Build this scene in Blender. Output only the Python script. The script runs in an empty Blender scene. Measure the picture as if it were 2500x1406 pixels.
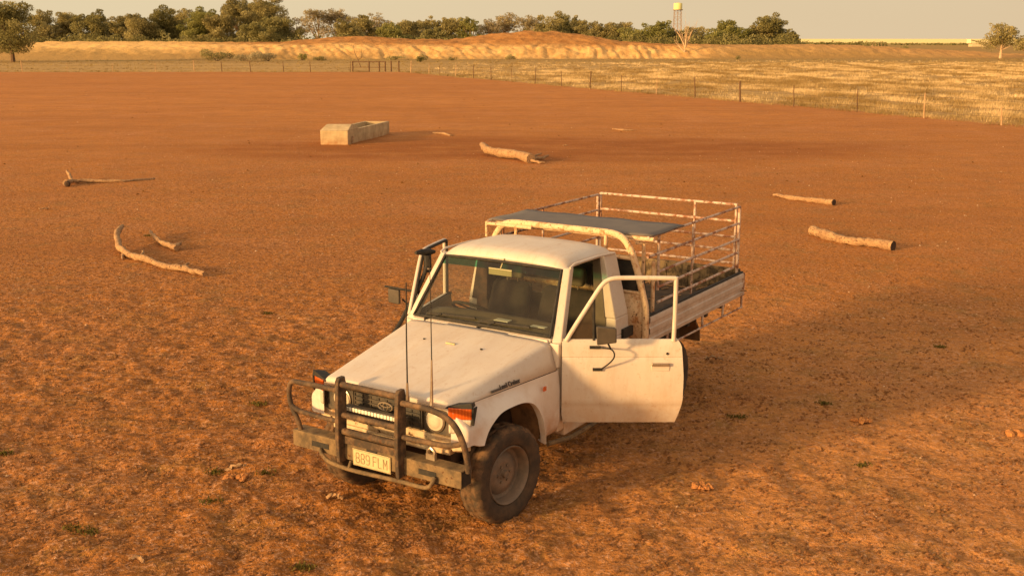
import bpy, math, random
import numpy as np
from mathutils import Vector, Matrix
R = math.radians
sc = bpy.context.scene
COL = sc.collection

# ------------------------------------------------------------------ camera
CH, CP, CF = 3.691, 0.224, 2669.9          # height, pitch down (rad), focal in px of a 2500 px wide frame
cam = bpy.data.cameras.new('camera'); co = bpy.data.objects.new('camera', cam); COL.objects.link(co)
co.location = (0, 0, CH); co.rotation_euler = (math.pi/2 - CP, 0, 0)
cam.sensor_width = 36; cam.lens = CF/2500*36; cam.clip_start = .05; cam.clip_end = 20000
sc.camera = co

# ------------------------------------------------------------------ light
SUN_AZ = R(215); SUN_EL = R(11)           # direction TOWARDS the sun, azimuth from +X
sv = Vector((math.cos(SUN_AZ)*math.cos(SUN_EL), math.sin(SUN_AZ)*math.cos(SUN_EL), math.sin(SUN_EL)))
sl = bpy.data.lights.new('sun', 'SUN'); so = bpy.data.objects.new('sun', sl); COL.objects.link(so)
so.rotation_euler = sv.to_track_quat('Z', 'Y').to_euler(); so.location = (-30, -10, 20)
sl.energy = 5.0; sl.angle = R(5.5); sl.color = (1.0, .60, .24)
w = bpy.data.worlds.new('World'); sc.world = w; w.use_nodes = True
nt = w.node_tree; nt.nodes.clear()
out = nt.nodes.new('ShaderNodeOutputWorld'); bg = nt.nodes.new('ShaderNodeBackground')
sky = nt.nodes.new('ShaderNodeTexSky'); sky.sky_type = 'NISHITA'; sky.sun_disc = False
sky.sun_elevation = SUN_EL; sky.sun_rotation = math.pi/2 - SUN_AZ; sky.dust_density = 6; sky.air_density = 1.0; sky.altitude = 100
tc = nt.nodes.new('ShaderNodeTexCoord'); sp = nt.nodes.new('ShaderNodeSeparateXYZ'); nt.links.new(tc.outputs['Generated'], sp.inputs[0])
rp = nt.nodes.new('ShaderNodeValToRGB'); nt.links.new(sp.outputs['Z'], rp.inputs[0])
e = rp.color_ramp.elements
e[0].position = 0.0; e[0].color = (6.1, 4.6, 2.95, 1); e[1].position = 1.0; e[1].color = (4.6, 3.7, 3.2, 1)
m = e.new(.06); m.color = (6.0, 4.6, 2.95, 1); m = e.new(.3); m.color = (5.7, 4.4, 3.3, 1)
mx = nt.nodes.new('ShaderNodeMix'); mx.data_type = 'RGBA'; mx.inputs[0].default_value = .9     # dusty air over the blue
nt.links.new(sky.outputs[0], mx.inputs[6]); nt.links.new(rp.outputs[0], mx.inputs[7])
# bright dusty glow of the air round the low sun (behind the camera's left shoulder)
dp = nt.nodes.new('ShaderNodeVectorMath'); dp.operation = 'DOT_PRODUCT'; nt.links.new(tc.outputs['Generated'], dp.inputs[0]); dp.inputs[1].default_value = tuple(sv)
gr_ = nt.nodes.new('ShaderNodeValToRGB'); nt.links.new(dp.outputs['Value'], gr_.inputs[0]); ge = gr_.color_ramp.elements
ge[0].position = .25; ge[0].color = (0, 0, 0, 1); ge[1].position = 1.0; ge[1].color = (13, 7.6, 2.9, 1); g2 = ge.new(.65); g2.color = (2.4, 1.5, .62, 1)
nz = nt.nodes.new('ShaderNodeTexNoise'); nz.inputs['Scale'].default_value = 2.2; nz.inputs['Detail'].default_value = 4; mpv = nt.nodes.new('ShaderNodeMapping'); mpv.inputs[3].default_value = (1, 1, 6); nt.links.new(tc.outputs['Generated'], mpv.inputs[0]); nt.links.new(mpv.outputs[0], nz.inputs['Vector'])
vf = nt.nodes.new('ShaderNodeMapRange'); nt.links.new(sp.outputs['X'], vf.inputs[0]); vf.inputs[1].default_value = .45; vf.inputs[2].default_value = -.5
vn = nt.nodes.new('ShaderNodeMath'); vn.operation = 'MULTIPLY_ADD'; nt.links.new(nz.outputs['Fac'], vn.inputs[0]); vn.inputs[1].default_value = .5; nt.links.new(vf.outputs[0], vn.inputs[2])
veil = nt.nodes.new('ShaderNodeMix'); veil.data_type = 'RGBA'; nt.links.new(vn.outputs[0], veil.inputs[0]); veil.inputs[6].default_value = (.95, .93, .90, 1); veil.inputs[7].default_value = (1.05, 1.12, 1.10, 1)
vm = nt.nodes.new('ShaderNodeMix'); vm.data_type = 'RGBA'; vm.blend_type = 'MULTIPLY'; vm.inputs[0].default_value = 1; vm.clamp_result = False; nt.links.new(mx.outputs[2], vm.inputs[6]); nt.links.new(veil.outputs[2], vm.inputs[7]); mx = vm
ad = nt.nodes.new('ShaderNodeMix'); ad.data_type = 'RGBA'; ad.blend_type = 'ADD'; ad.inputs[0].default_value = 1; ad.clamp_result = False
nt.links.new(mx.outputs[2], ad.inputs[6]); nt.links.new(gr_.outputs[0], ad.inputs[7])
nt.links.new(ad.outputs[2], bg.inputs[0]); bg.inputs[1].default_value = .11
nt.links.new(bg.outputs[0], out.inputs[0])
sc.view_settings.view_transform = 'Standard'; sc.view_settings.look = 'None'
sc.view_settings.exposure = 0.30; sc.view_settings.gamma = 1
sc.render.engine = 'CYCLES'

# ------------------------------------------------------------------ helpers
def at(px, py, Y):
    """point at world depth Y that stands on the line of sight of a photo pixel"""
    r = (px-1250)/CF; u = -(py-703)/CF
    d = (r, math.cos(CP)+u*math.sin(CP), -math.sin(CP)+u*math.cos(CP)); t = Y/d[1]
    return (d[0]*t, Y, CH+d[2]*t)
def gnd(px, py):
    r = (px-1250)/CF; u = -(py-703)/CF
    d = (r, math.cos(CP)+u*math.sin(CP), -math.sin(CP)+u*math.cos(CP)); t = -CH/d[2]
    return (d[0]*t, d[1]*t)
def vnoise(x, y, seed=0):
    xi = np.floor(x).astype(np.int64); yi = np.floor(y).astype(np.int64); fx = x-xi; fy = y-yi
    fx = fx*fx*(3-2*fx); fy = fy*fy*(3-2*fy)
    def h(a, b):
        n = (a*374761393 + b*668265263 + seed*1274126177) & 0x7fffffff
        n = (n ^ (n >> 13))*1103515245 & 0x7fffffff
        n = (n ^ (n >> 16)) & 0xffff
        return n/65535.0
    return (h(xi, yi)*(1-fx)+h(xi+1, yi)*fx)*(1-fy)+(h(xi, yi+1)*(1-fx)+h(xi+1, yi+1)*fx)*fy
def fbm(x, y, o=4, seed=0):
    s = 0; a = .5; 
    for i in range(o):
        s = s+a*vnoise(x*2**i, y*2**i, seed+i*7); a *= .5
    return s
def tag(o, label=None, cat=None, group=None, kind=None):
    if label: o['label'] = label
    if cat: o['category'] = cat
    if group: o['group'] = group
    if kind: o['kind'] = kind
    return o
def empty(name, loc=(0, 0, 0), rz=0):
    o = bpy.data.objects.new(name, None); COL.objects.link(o); o.location = loc; o.rotation_euler = (0, 0, rz)
    o.empty_display_size = .3
    return o

class MB:
    """mesh collector: boxes, tubes, lathes, grids -> one mesh object"""
    def __init__(s): s.v = []; s.f = []; s.m = []; s.cm = 0
    def add(s, vs, fs):
        b = len(s.v); s.v += [tuple(v) for v in vs]; s.f += [tuple(i+b for i in f) for f in fs]; s.m += [s.cm]*len(fs); return s
    def hexa(s, p):   # 8 points: bottom 4, top 4
        return s.add(p, [(3, 2, 1, 0), (4, 5, 6, 7), (0, 1, 5, 4), (1, 2, 6, 5), (2, 3, 7, 6), (3, 0, 4, 7)])
    def box(s, x0, x1, y0, y1, z0, z1):
        return s.hexa([(x0, y0, z0), (x1, y0, z0), (x1, y1, z0), (x0, y1, z0), (x0, y0, z1), (x1, y0, z1), (x1, y1, z1), (x0, y1, z1)])
    def bar(s, a, b, w, h, up=(0, 0, 1)):
        a = Vector(a); b = Vector(b); d = (b-a).normalized(); u = Vector(up)
        if abs(d.dot(u)) > .98: u = Vector((1, 0, 0))
        sx = d.cross(u).normalized(); u = sx.cross(d).normalized(); P = []
        for q in (a, b):
            for (i, j) in ((-1, -1), (1, -1), (1, 1), (-1, 1)): P.append(q+sx*i*w/2+u*j*h/2)
        return s.hexa(P)
    def tube(s, pts, r, n=10, cap=True, closed=False, rs=None):
        pts = [Vector(p) for p in pts]; N = len(pts); b = len(s.v); prev = None; V = []
        for i, p in enumerate(pts):
            if closed: d = (pts[(i+1) % N]-pts[i-1])
            else: d = pts[min(i+1, N-1)]-pts[max(i-1, 0)]
            d.normalize()
            if prev is None:
                u = Vector((0, 0, 1)) if abs(d.z) < .9 else Vector((1, 0, 0)); prev = d.cross(u).normalized()
            a = (prev-d*prev.dot(d)).normalized(); c = d.cross(a); prev = a
            rr = rs[i] if rs else r
            for k in range(n):
                t = 2*math.pi*k/n; V.append(p+a*math.cos(t)*rr+c*math.sin(t)*rr)
        F = []
        for i in range(N if closed else N-1):
            for k in range(n):
                i2 = (i+1) % N; F.append((i*n+k, i*n+(k+1) % n, i2*n+(k+1) % n, i2*n+k))
        if cap and not closed: F.append(tuple(range(n-1, -1, -1))); F.append(tuple((N-1)*n+k for k in range(n)))
        return s.add(V, F)
    def lathe(s, prof, n=32, axis='z', c=(0, 0, 0), cap=False):   # prof: (r, h)
        V = []; F = []; N = len(prof)
        for (r, h) in prof:
            for k in range(n):
                t = 2*math.pi*k/n; a = r*math.cos(t); b_ = r*math.sin(t)
                V.append({'z': (a, b_, h), 'y': (a, h, b_), 'x': (h, a, b_)}[axis])
        V = [(v[0]+c[0], v[1]+c[1], v[2]+c[2]) for v in V]
        for i in range(N-1):
            for k in range(n): F.append((i*n+k, i*n+(k+1) % n, (i+1)*n+(k+1) % n, (i+1)*n+k))
        if cap: F.append(tuple(range(n-1, -1, -1))); F.append(tuple((N-1)*n+k for k in range(n)))
        return s.add(V, F)
    def grid(s, rows):
        n = len(rows[0]); V = [p for r in rows for p in r]; F = []
        for i in range(len(rows)-1):
            for k in range(n-1): F.append((i*n+k, i*n+k+1, (i+1)*n+k+1, (i+1)*n+k))
        return s.add(V, F)
    def slab(s, poly, off):   # polygon extruded by vector off
        n = len(poly); o = Vector(off); V = [Vector(p) for p in poly]; V += [p+o for p in V]
        F = [tuple(range(n)), tuple(range(2*n-1, n-1, -1))]+[(i, i+n, (i+1) % n+n, (i+1) % n) for i in range(n)]
        return s.add(V, F)
    def build(s, name, mats, parent=None, bevel=0, angle=35, solid=0, seg=2, smooth=True):
        me = bpy.data.meshes.new(name); me.from_pydata(s.v, [], s.f)
        if not isinstance(mats, (list, tuple)): mats = [mats]
        for m_ in mats: me.materials.append(m_)
        me.polygons.foreach_set('material_index', s.m); me.update()
        o = bpy.data.objects.new(name, me); COL.objects.link(o); o.parent = parent
        import bmesh
        bm = bmesh.new(); bm.from_mesh(me); bmesh.ops.recalc_face_normals(bm, faces=bm.faces); bm.to_mesh(me); bm.free()
        if smooth:
            me.polygons.foreach_set('use_smooth', [True]*len(me.polygons)); me.set_sharp_from_angle(angle=R(angle))
        if solid:
            md = o.modifiers.new('t', 'SOLIDIFY'); md.thickness = solid; md.offset = -1
        if bevel:
            md = o.modifiers.new('b', 'BEVEL'); md.width = bevel; md.segments = seg; md.limit_method = 'ANGLE'; md.angle_limit = R(40); md.harden_normals = False
        return o

def fastmesh(name, V, F, mat, attr=None, smooth=False):
    """V (n,3) array, F (m,k) array of equal-size faces"""
    me = bpy.data.meshes.new(name); V = np.asarray(V, np.float32); F = np.asarray(F, np.int32); m_, k = F.shape
    me.vertices.add(len(V)); me.vertices.foreach_set('co', V.ravel())
    me.loops.add(m_*k); me.loops.foreach_set('vertex_index', F.ravel())
    me.polygons.add(m_); me.polygons.foreach_set('loop_start', np.arange(0, m_*k, k, dtype=np.int32))
    if attr is not None:
        a = me.attributes.new('tone', 'FLOAT', 'POINT'); a.data.foreach_set('value', np.asarray(attr, np.float32))
    me.update(calc_edges=True); me.validate()
    if smooth: me.polygons.foreach_set('use_smooth', [True]*m_)
    me.materials.append(mat)
    o = bpy.data.objects.new(name, me); COL.objects.link(o); return o

# ------------------------------------------------------------------ materials
class NT:
    def __init__(s, name):
        s.m = bpy.data.materials.new(name); s.m.use_nodes = True; s.t = s.m.node_tree; s.b = s.t.nodes['Principled BSDF']; s.o = s.t.nodes['Material Output']
        s.co = s.t.nodes.new('ShaderNodeTexCoord').outputs['Object']
    def n(s, ty, **k):
        x = s.t.nodes.new('ShaderNode'+ty)
        for a, v in k.items(): setattr(x, a, v)
        return x
    def l(s, a, b): s.t.links.new(a, b)
    def put(s, sock, v):
        if isinstance(v, (int, float)): sock.default_value = v
        elif isinstance(v, (tuple, list)): sock.default_value = tuple(v)+((1,) if len(v) == 3 and len(sock.default_value) == 4 else ())
        else: s.l(v, sock)
    def noise(s, scale, det=3, rough=.55, co=None, dist=0):
        x = s.n('TexNoise'); s.put(x.inputs['Scale'], scale); x.inputs['Detail'].default_value = det; x.inputs['Roughness'].default_value = rough
        x.inputs['Distortion'].default_value = dist; s.l(co or s.co, x.inputs['Vector']); return x.outputs['Fac']
    def math(s, op, a, b=0, c=None, clamp=False):
        x = s.n('Math', operation=op, use_clamp=clamp); s.put(x.inputs[0], a); s.put(x.inputs[1], b)
        if c is not None: s.put(x.inputs[2], c)
        return x.outputs[0]
    def mr(s, v, a, b, c=0, d=1):
        x = s.n('MapRange'); s.put(x.inputs[0], v); s.put(x.inputs[1], a); s.put(x.inputs[2], b); s.put(x.inputs[3], c); s.put(x.inputs[4], d); return x.outputs[0]
    def mix(s, f, a, b):
        x = s.n('Mix', data_type='RGBA'); s.put(x.inputs[0], f); s.put(x.inputs[6], a); s.put(x.inputs[7], b); return x.outputs[2]
    def sep(s, v=None):
        x = s.n('SeparateXYZ'); s.l(v or s.co, x.inputs[0]); return x.outputs
    def stretch(s, sx, sy, sz, co=None):
        x = s.n('Mapping'); s.l(co or s.co, x.inputs[0]); x.inputs[3].default_value = (sx, sy, sz); return x.outputs[0]
    def bump(s, h, st=.3, d=.01, nrm=None):
        x = s.n('Bump'); s.put(x.inputs['Strength'], st); x.inputs['Distance'].default_value = d; s.l(h, x.inputs['Height'])
        if nrm: s.l(nrm, x.inputs['Normal'])
        return x.outputs[0]
    def done(s, col, rough=.6, metal=0, bump=None, spec=.5):
        s.put(s.b.inputs['Base Color'], col); s.put(s.b.inputs['Roughness'], rough); s.b.inputs['Metallic'].default_value = metal
        s.b.inputs['Specular IOR Level'].default_value = spec
        if bump: s.l(bump, s.b.inputs['Normal'])
        return s.m
DUST = (.42, .17, .055)
def basic(name, c1, c2=None, scale=8, rough=.6, metal=0, bump=.1, spec=.4, thr=(.4, .65), dust=0, dz=(.4, 1.2), bd=.004):
    q = NT(name); c2 = c2 or tuple(x*.8 for x in c1)
    f = q.mr(q.noise(scale, 5, .65), thr[0], thr[1]); col = q.mix(f, c1, c2)
    if dust:
        z = q.sep()[2]; g = q.mr(z, dz[0], dz[1], 1, 0); nn = q.mr(q.noise(6, 5, .7), .3, .7)
        g2 = q.math('MULTIPLY', q.math('MULTIPLY', g, nn), dust, clamp=True); col = q.mix(g2, col, DUST)
    return q.done(col, rough, metal, q.bump(q.noise(scale*4, 4), bump, bd) if bump else None, spec)
def paint():
    q = NT('dusty_white_paint'); base = (.62, .55, .465)
    col = q.mix(q.mr(q.noise(2.2, 5, .7), .35, .7), base, (.57, .48, .39))
    col = q.mix(q.mr(q.noise(40, 3, .6), .62, .75), col, (.50, .38, .27))          # specks
    sc2 = q.noise(3.0, 6, .75, q.stretch(1, 5, 1)); col = q.mix(q.math('MULTIPLY', q.mr(sc2, .5, .62), .40), col, (.52, .40, .29))   # smeared dust
    col = q.mix(q.math('MULTIPLY', q.mr(q.noise(16, 6, .8), .60, .66), .5), col, (.40, .25, .15))   # chips
    z = q.sep()[2]; g = q.mr(z, .45, .95, .75, 0); nn = q.mr(q.noise(5, 6, .7), .3, .62)
    col = q.mix(q.math('MULTIPLY', g, nn), col, (.50, .27, .11))
    return q.done(col, q.mr(q.noise(6, 4), .3, .7, .32, .6), 0, q.bump(q.noise(2.5, 2), .12, .02), .5)
def rustpaint(name, base, rust, lo, hi, sc_=14):
    q = NT(name); f = q.mr(q.noise(sc_, 6, .7), lo, hi)
    col = q.mix(f, base, rust); col = q.mix(q.mr(q.noise(sc_*3.1, 4, .6), .60, .68), col, (.10, .045, .02))
    return q.done(col, .75, 0, q.bump(q.noise(sc_*5, 4), .3, .003), .25)
PAINT = paint()
def mudpaint():
    q = NT('mud_splashed_white_paint'); X, Y, Z = q.sep(); col = q.mix(q.mr(q.noise(2.2, 5, .7), .35, .7), (.68, .60, .53), (.62, .53, .44))
    n = q.mr(q.noise(7, 6, .75), .35, .65); low = q.mr(Z, .50, .80, 1.1, 0); back = q.mr(X, -.30, -.55, 0, 1)
    col = q.mix(q.math('MULTIPLY', q.math('MULTIPLY', low, n), back, clamp=True), col, (.46, .22, .085)); col = q.mix(q.math('MULTIPLY', q.mr(q.noise(11, 5, .7), .5, .7), .35), col, (.50, .36, .24))
    return q.done(col, .5, 0, None, .45)
MUDP = mudpaint()
FPM = rustpaint('rust_streaked_cream_paint', (.60, .47, .30), (.42, .21, .08), .50, .72, 5)
HOOP = rustpaint('chipped_cream_paint', (.70, .50, .30), (.40, .17, .06), .50, .66)
CAGE = rustpaint('worn_rusty_rail', (.60, .46, .36), (.30, .13, .065), .46, .58, 11)
BULL = rustpaint('dusty_worn_black_steel', (.060, .043, .030), (.21, .125, .065), .44, .68, 9)
BUMP = rustpaint('dusty_bumper_steel', (.10, .072, .042), (.25, .165, .08), .38, .66, 9)
RUBBER = basic('dusty_rubber', (.055, .042, .032), (.105, .068, .042), 9, .9, 0, .3, .2)
TREAD = basic('dusty_tread_rubber', (.075, .055, .038), (.19, .11, .06), 12, .95, 0, .4, .1)
RIM = basic('dusty_steel_rim', (.16, .125, .095), (.25, .175, .12), 10, .65, .2, .1)
PLASTIC = basic('black_plastic', (.038, .034, .028), (.10, .075, .05), 10, .55, 0, .05)
DFLAP = basic('brown_dusty_flap', (.20, .11, .05), (.13, .07, .035), 6, .9)
DARK = basic('dark_underbody', (.03, .022, .016), (.10, .055, .03), 5, .9)
SEAL = basic('rubber_seal', (.015, .014, .012), (.035, .028, .02), 20, .7)
VINYL = basic('olive_vinyl', (.13, .11, .06), (.10, .085, .05), 6, .75)
DASHM = basic('dashboard_vinyl', (.15, .12, .08), (.11, .09, .06), 5, .8)
SEATM = basic('dark_seat_cloth', (.042, .034, .027), (.028, .024, .02), 12, .95)
HEADL = basic('pale_headlining', (.40, .36, .20), (.34, .30, .16), 4, .9)
ALU = basic('worn_tray_metal', (.58, .49, .40), (.42, .33, .25), 7, .55, .1, .1, .4, (.4, .7), .35, (.8, 1.3))
DECK = basic('dirty_tray_deck', (.055, .038, .025), (.12, .08, .045), 6, .95)
TAILG = basic('muddy_tailgate', (.27, .19, .10), (.09, .065, .04), 13, .9, 0, .3, .2, (.42, .58))
CANOPY = basic('grey_roof_sheet', (.125, .11, .10), (.15, .13, .115), 5, .7, 0, .08)
PLATEM = basic('cream_plate', (.56, .46, .25), (.46, .36, .19), 22, .5, 0, .02)
INK = basic('faded_plate_ink', (.20, .14, .075), (.27, .20, .10), 25, .6, 0, 0)
BADGE = basic('dark_badge', (.05, .04, .035), (.09, .065, .05), 20, .5, 0, 0)
CHROME = basic('dull_chrome', (.55, .45, .33), (.38, .30, .22), 12, .35, .8, 0)
def lens(name, c, c2, rough=.25, tr=0):
    q = NT(name); s_ = q.stretch(1, 1, 1); wv = q.n('TexWave'); wv.inputs['Scale'].default_value = 28; q.l(s_, wv.inputs['Vector'])
    col = q.mix(wv.outputs['Fac'], c, c2); return q.done(col, rough, 0, q.bump(wv.outputs['Fac'], .2, .003), .6)
AMBER = lens('amber_lens', (.62, .12, .015), (.50, .08, .01))
CLEAR = lens('clear_lens', (.62, .55, .44), (.50, .44, .34))
HEADGLASS = lens('headlamp_glass', (.60, .52, .38), (.46, .40, .30))
LEDM = basic('led_row', (.85, .80, .66), (.78, .72, .56), 30, .25, 0, 0, .6)
def glass(name, tint, haze=.12, gl=.07):
    q = NT(name); q.t.nodes.remove(q.b)
    tr = q.n('BsdfTransparent'); tr.inputs[0].default_value = tint+(1,); g = q.n('BsdfGlossy'); g.inputs['Roughness'].default_value = .04; g.inputs[0].default_value = (1, 1, 1, 1)
    df = q.n('BsdfDiffuse'); df.inputs[0].default_value = (.40, .30, .20, 1)
    m1 = q.n('MixShader'); q.put(m1.inputs[0], q.mr(q.noise(5, 5, .7), .3, .75, haze*.4, haze*1.6)); q.l(tr.outputs[0], m1.inputs[1]); q.l(df.outputs[0], m1.inputs[2])
    fr = q.n('Fresnel'); fr.inputs[0].default_value = 1.4; f2 = q.math('ADD', fr.outputs[0], gl-.03, clamp=True)
    m2 = q.n('MixShader'); q.l(f2, m2.inputs[0]); q.l(m1.outputs[0], m2.inputs[1]); q.l(g.outputs[0], m2.inputs[2]); q.l(m2.outputs[0], q.o.inputs[0]); return q.m
GLASS = glass('dusty_windscreen_glass', (.72, .76, .67), .030, .02); BAND = glass('green_tinted_glass', (.05, .30, .21), .03, .03)
SIDEG = glass('side_glass', (.8, .82, .76), .1)
MIRRORG = basic('mirror_back', (.060, .048, .034), (.085, .065, .045), 8, .6)
def wood():
    q = NT('weathered_log_wood'); z = q.stretch(1, 1, 1)
    col = q.mix(q.mr(q.noise(7, 6, .7), .35, .7), (.46, .29, .15), (.27, .155, .08)); col = q.mix(q.mr(q.noise(26, 4, .7), .52, .66), col, (.12, .065, .038))
    return q.done(col, .9, 0, q.bump(q.noise(22, 5), .6, .02), .1)
WOOD = wood(); ENDW = basic('dark_log_end', (.05, .03, .018), (.09, .05, .03), 20, .95)
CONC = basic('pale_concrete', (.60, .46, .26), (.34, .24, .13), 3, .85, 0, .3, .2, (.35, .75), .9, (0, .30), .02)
WATERM = NT('trough_water').done((.05, .035, .02), .05, 0, None, .5)
def leafmat(name, a, b, c):
    q = NT(name); at_ = q.n('Attribute', attribute_name='tone'); f = at_.outputs['Fac']
    col = q.mix(q.mr(f, 0, .5), a, b); col = q.mix(q.mr(f, .5, 1), col, c); q.t.nodes.remove(q.b)
    d = q.n('BsdfDiffuse'); q.l(col, d.inputs[0]); t = q.n('BsdfTranslucent'); q.l(col, t.inputs[0]); m_ = q.n('MixShader'); m_.inputs[0].default_value = .42
    q.l(d.outputs[0], m_.inputs[1]); q.l(t.outputs[0], m_.inputs[2]); q.l(m_.outputs[0], q.o.inputs[0]); return q.m
L_OLIVE = leafmat('olive_leaves', (.23, .20, .085), (.35, .305, .13), (.50, .43, .20))
L_DARK = leafmat('dark_green_leaves', (.18, .165, .065), (.275, .25, .10), (.40, .36, .16))
L_GREEN = leafmat('green_leaves', (.21, .205, .065), (.31, .30, .10), (.44, .41, .16))
L_PALE = leafmat('pale_grey_leaves', (.28, .235, .13), (.40, .335, .19), (.54, .45, .27))
BARK = basic('pale_gum_bark', (.36, .24, .14), (.24, .15, .085), 3, .9)
DBARK = basic('dark_bark', (.13, .08, .045), (.19, .12, .07), 3, .95)
PALEWOOD = basic('bleached_dead_wood', (.58, .42, .26), (.44, .30, .18), 3, .9)
POSTM = basic('grey_fence_post', (.15, .085, .045), (.10, .055, .03), 3, .95)
POSTP = basic('pale_fence_post', (.50, .33, .18), (.36, .22, .11), 3, .95)
WIREM = basic('fence_wire', (.16, .11, .07), (.12, .08, .05), 3, .7, .5, 0)

# ------------------------------------------------------------------ ground
SLOPE = -2.306; FX, FY = -11.2, 123.2       # right-hand fence runs along this line
def ground_mat():
    q = NT('red_outback_ground'); X, Y, Z = q.sep()
    n1 = q.noise(.10, 4, .6); n2 = q.noise(.9, 5, .6); n3 = q.noise(6.0, 6, .7); n4 = q.noise(19, 4, .7); n5 = q.noise(.28, 4, .6)
    near = q.mr(Y, 34, 12); left = q.mr(q.math('ADD', X, q.math('MULTIPLY', n5, 5)), 4.5, .5); leftn = q.math('MULTIPLY', left, near)
    red = q.mix(q.mr(n1, .35, .65), (.46, .174, .033), (.53, .213, .043))
    red = q.mix(q.math('MULTIPLY', q.mr(Y, 62, 34),   .45), red, (.35, .132, .027))            # browner middle ground
    red = q.mix(q.math('MULTIPLY', q.mr(Y, 16, 10), q.math('MULTIPLY', q.mr(left, 1, 0), .9)), red, (.58, .26, .080))
    red = q.mix(q.math('MULTIPLY', q.mr(n2, .42, .66), .5), red, (.30, .125, .042))
    red = q.mix(q.math('MULTIPLY', q.mr(n5, .5, .68), .4), red, (.50, .22, .085))
    ol = q.noise(1.7, 5, .7); red = q.mix(q.math('MULTIPLY', q.math('MULTIPLY', q.mr(ol, .5, .66), .6), q.mr(Y, 60, 20)), red, (.235, .145, .045))       # olive-grey litter
    red = q.mix(q.math('MULTIPLY', q.mr(n3, .46, .60), q.mr(leftn, 0, 1, .25, .66)), red, (.195, .080, .027))
    n7 = q.noise(12, 6, .8, dist=.5); red = q.mix(q.math('MULTIPLY', q.mr(n7, .49, .57), q.mr(leftn, 0, 1, .22, .60)), red, (.15, .064, .023))
    red = q.mix(q.math('MULTIPLY', q.mr(n4, .53, .63), .70), red, (.58, .31, .17))                 # pinkish dust crumbs
    n8 = q.noise(34, 3, .7); red = q.mix(q.math('MULTIPLY', q.mr(n8, .60, .66), .6), red, (.66, .40, .24))
    fr = q.noise(1.0, 6, .75, q.stretch(.5, 1.1, 1)); red = q.mix(q.math('MULTIPLY', q.math('MULTIPLY', q.mr(fr, .50, .62), .45), q.mr(Y, 18, 35)), red, (.33, .125, .030)); fr2 = q.noise(2.3, 5, .8, q.stretch(.6, 1, 1)); red = q.mix(q.math('MULTIPLY', q.math('MULTIPLY', q.mr(fr2, .60, .66), .5), q.mr(Y, 18, 35)), red, (.62, .30, .11))
    st = q.noise(1.0, 5, .6, q.stretch(.05, .35, 1)); red = q.mix(q.math('MULTIPLY', q.mr(st, .5, .68), .38), red, (.29, .115, .034))
    # trampled darker belt round the trough
    dx = q.math('DIVIDE', q.math('SUBTRACT', X, 1.0), 13); dy = q.math('DIVIDE', q.math('SUBTRACT', Y, 38.0), 5.0)
    rr = q.math('ADD', q.math('MULTIPLY', dx, dx), q.math('MULTIPLY', dy, dy)); rr = q.math('ADD', rr, q.math('MULTIPLY', q.math('SUBTRACT', n2, .5), 1.2))
    red = q.mix(q.math('MULTIPLY', q.mr(rr, .45, 1.15, .72, 0), q.mr(q.noise(.7, 5, .7, q.stretch(.5, 1, 1)), .38, .55, .35, 1)), red, (.25, .083, .020))
    # beyond the fence
    lin = q.math('SUBTRACT', Y, q.math('MULTIPLY_ADD', X, SLOPE, FY-SLOPE*FX)); lin = q.math('DIVIDE', lin, 2.51)
    back = q.math('SUBTRACT', Y, 126.0)
    d = q.math('MAXIMUM', lin, back); d = q.math('ADD', d, q.math('MULTIPLY', q.math('SUBTRACT', q.noise(.5, 4, .7), .5), 4.5))
    d = q.math('SUBTRACT', d, q.math('MULTIPLY', q.mr(Y, 45, 110, 1, 0), 1.0))
    g = q.mix(q.mr(q.noise(.35, 5, .7), .35, .62), (.34, .22, .085), (.46, .30, .12))
    g = q.mix(q.math('MULTIPLY', q.mr(q.noise(1.3, 4, .7), .5, .66), .7), g, (.52, .34, .12))
    g = q.mix(q.math('MULTIPLY', q.mr(Y, 165, 190), .75), g, (.31, .20, .065))
    g = q.mix(q.mr(Y, 420, 700), g, (.36, .24, .075)); g = q.mix(q.mr(Y, 760, 1000), g, (1.0, .80, .33))
    col = q.mix(q.mr(d, -.6, .9), red, g)
    h = q.math('MULTIPLY_ADD', n3, .9, q.math('MULTIPLY', n4, .5)); far = q.mr(Y, 12, 70, 1.0, .35)
    q.put(q.b.inputs['Roughness'], .95)
    return q.done(col, .95, 0, q.bump(h, far, .055), .1)
def axis(lo, hi, f0, f1, step, gr):
    a = [f0]
    while a[-1] < f1: a.append(a[-1]+step)
    s = step; u = [a[-1]]
    while u[-1] < hi: s *= gr; u.append(u[-1]+s)
    s = step; l_ = [f0]
    while l_[-1] > lo: s *= gr; l_.append(l_[-1]-s)
    return np.array(l_[::-1][:-1]+a+u[1:])
gx = axis(-6000, 6000, -6.5, 7.5, .035, 1.045); gy = axis(-300, 9000, 6.2, 14.5, .035, 1.028)
GX, GY = np.meshgrid(gx, gy)
nearw = np.clip(1-np.maximum(np.abs(GX)-7, 0)/2.5, 0, 1)*np.clip(1-np.maximum(GY-13.5, 0)/6, 0, 1)*(GY > 0)
GZ = ((fbm(GX*4.5, GY*4.5, 4, 3)-.47)*.075+(fbm(GX*13, GY*13, 3, 9)-.44)*.045)*nearw*np.interp(GX, [-1, 4], [1, .6]) + (fbm(GX*.15, GY*.15, 3, 5)-.45)*.10*np.clip(GY/30, 0, 1)*(GY < 180)
GZ = np.where((np.abs(GX) < 400) & (GY < 400), GZ, 0)
ny, nx = GX.shape; idx = np.arange(nx*ny).reshape(ny, nx)
F = np.stack([idx[:-1, :-1], idx[:-1, 1:], idx[1:, 1:], idx[1:, :-1]], -1).reshape(-1, 4)
g = fastmesh('ground', np.stack([GX, GY, GZ], -1).reshape(-1, 3), F, ground_mat(), smooth=True); tag(g, kind='structure')
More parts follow.
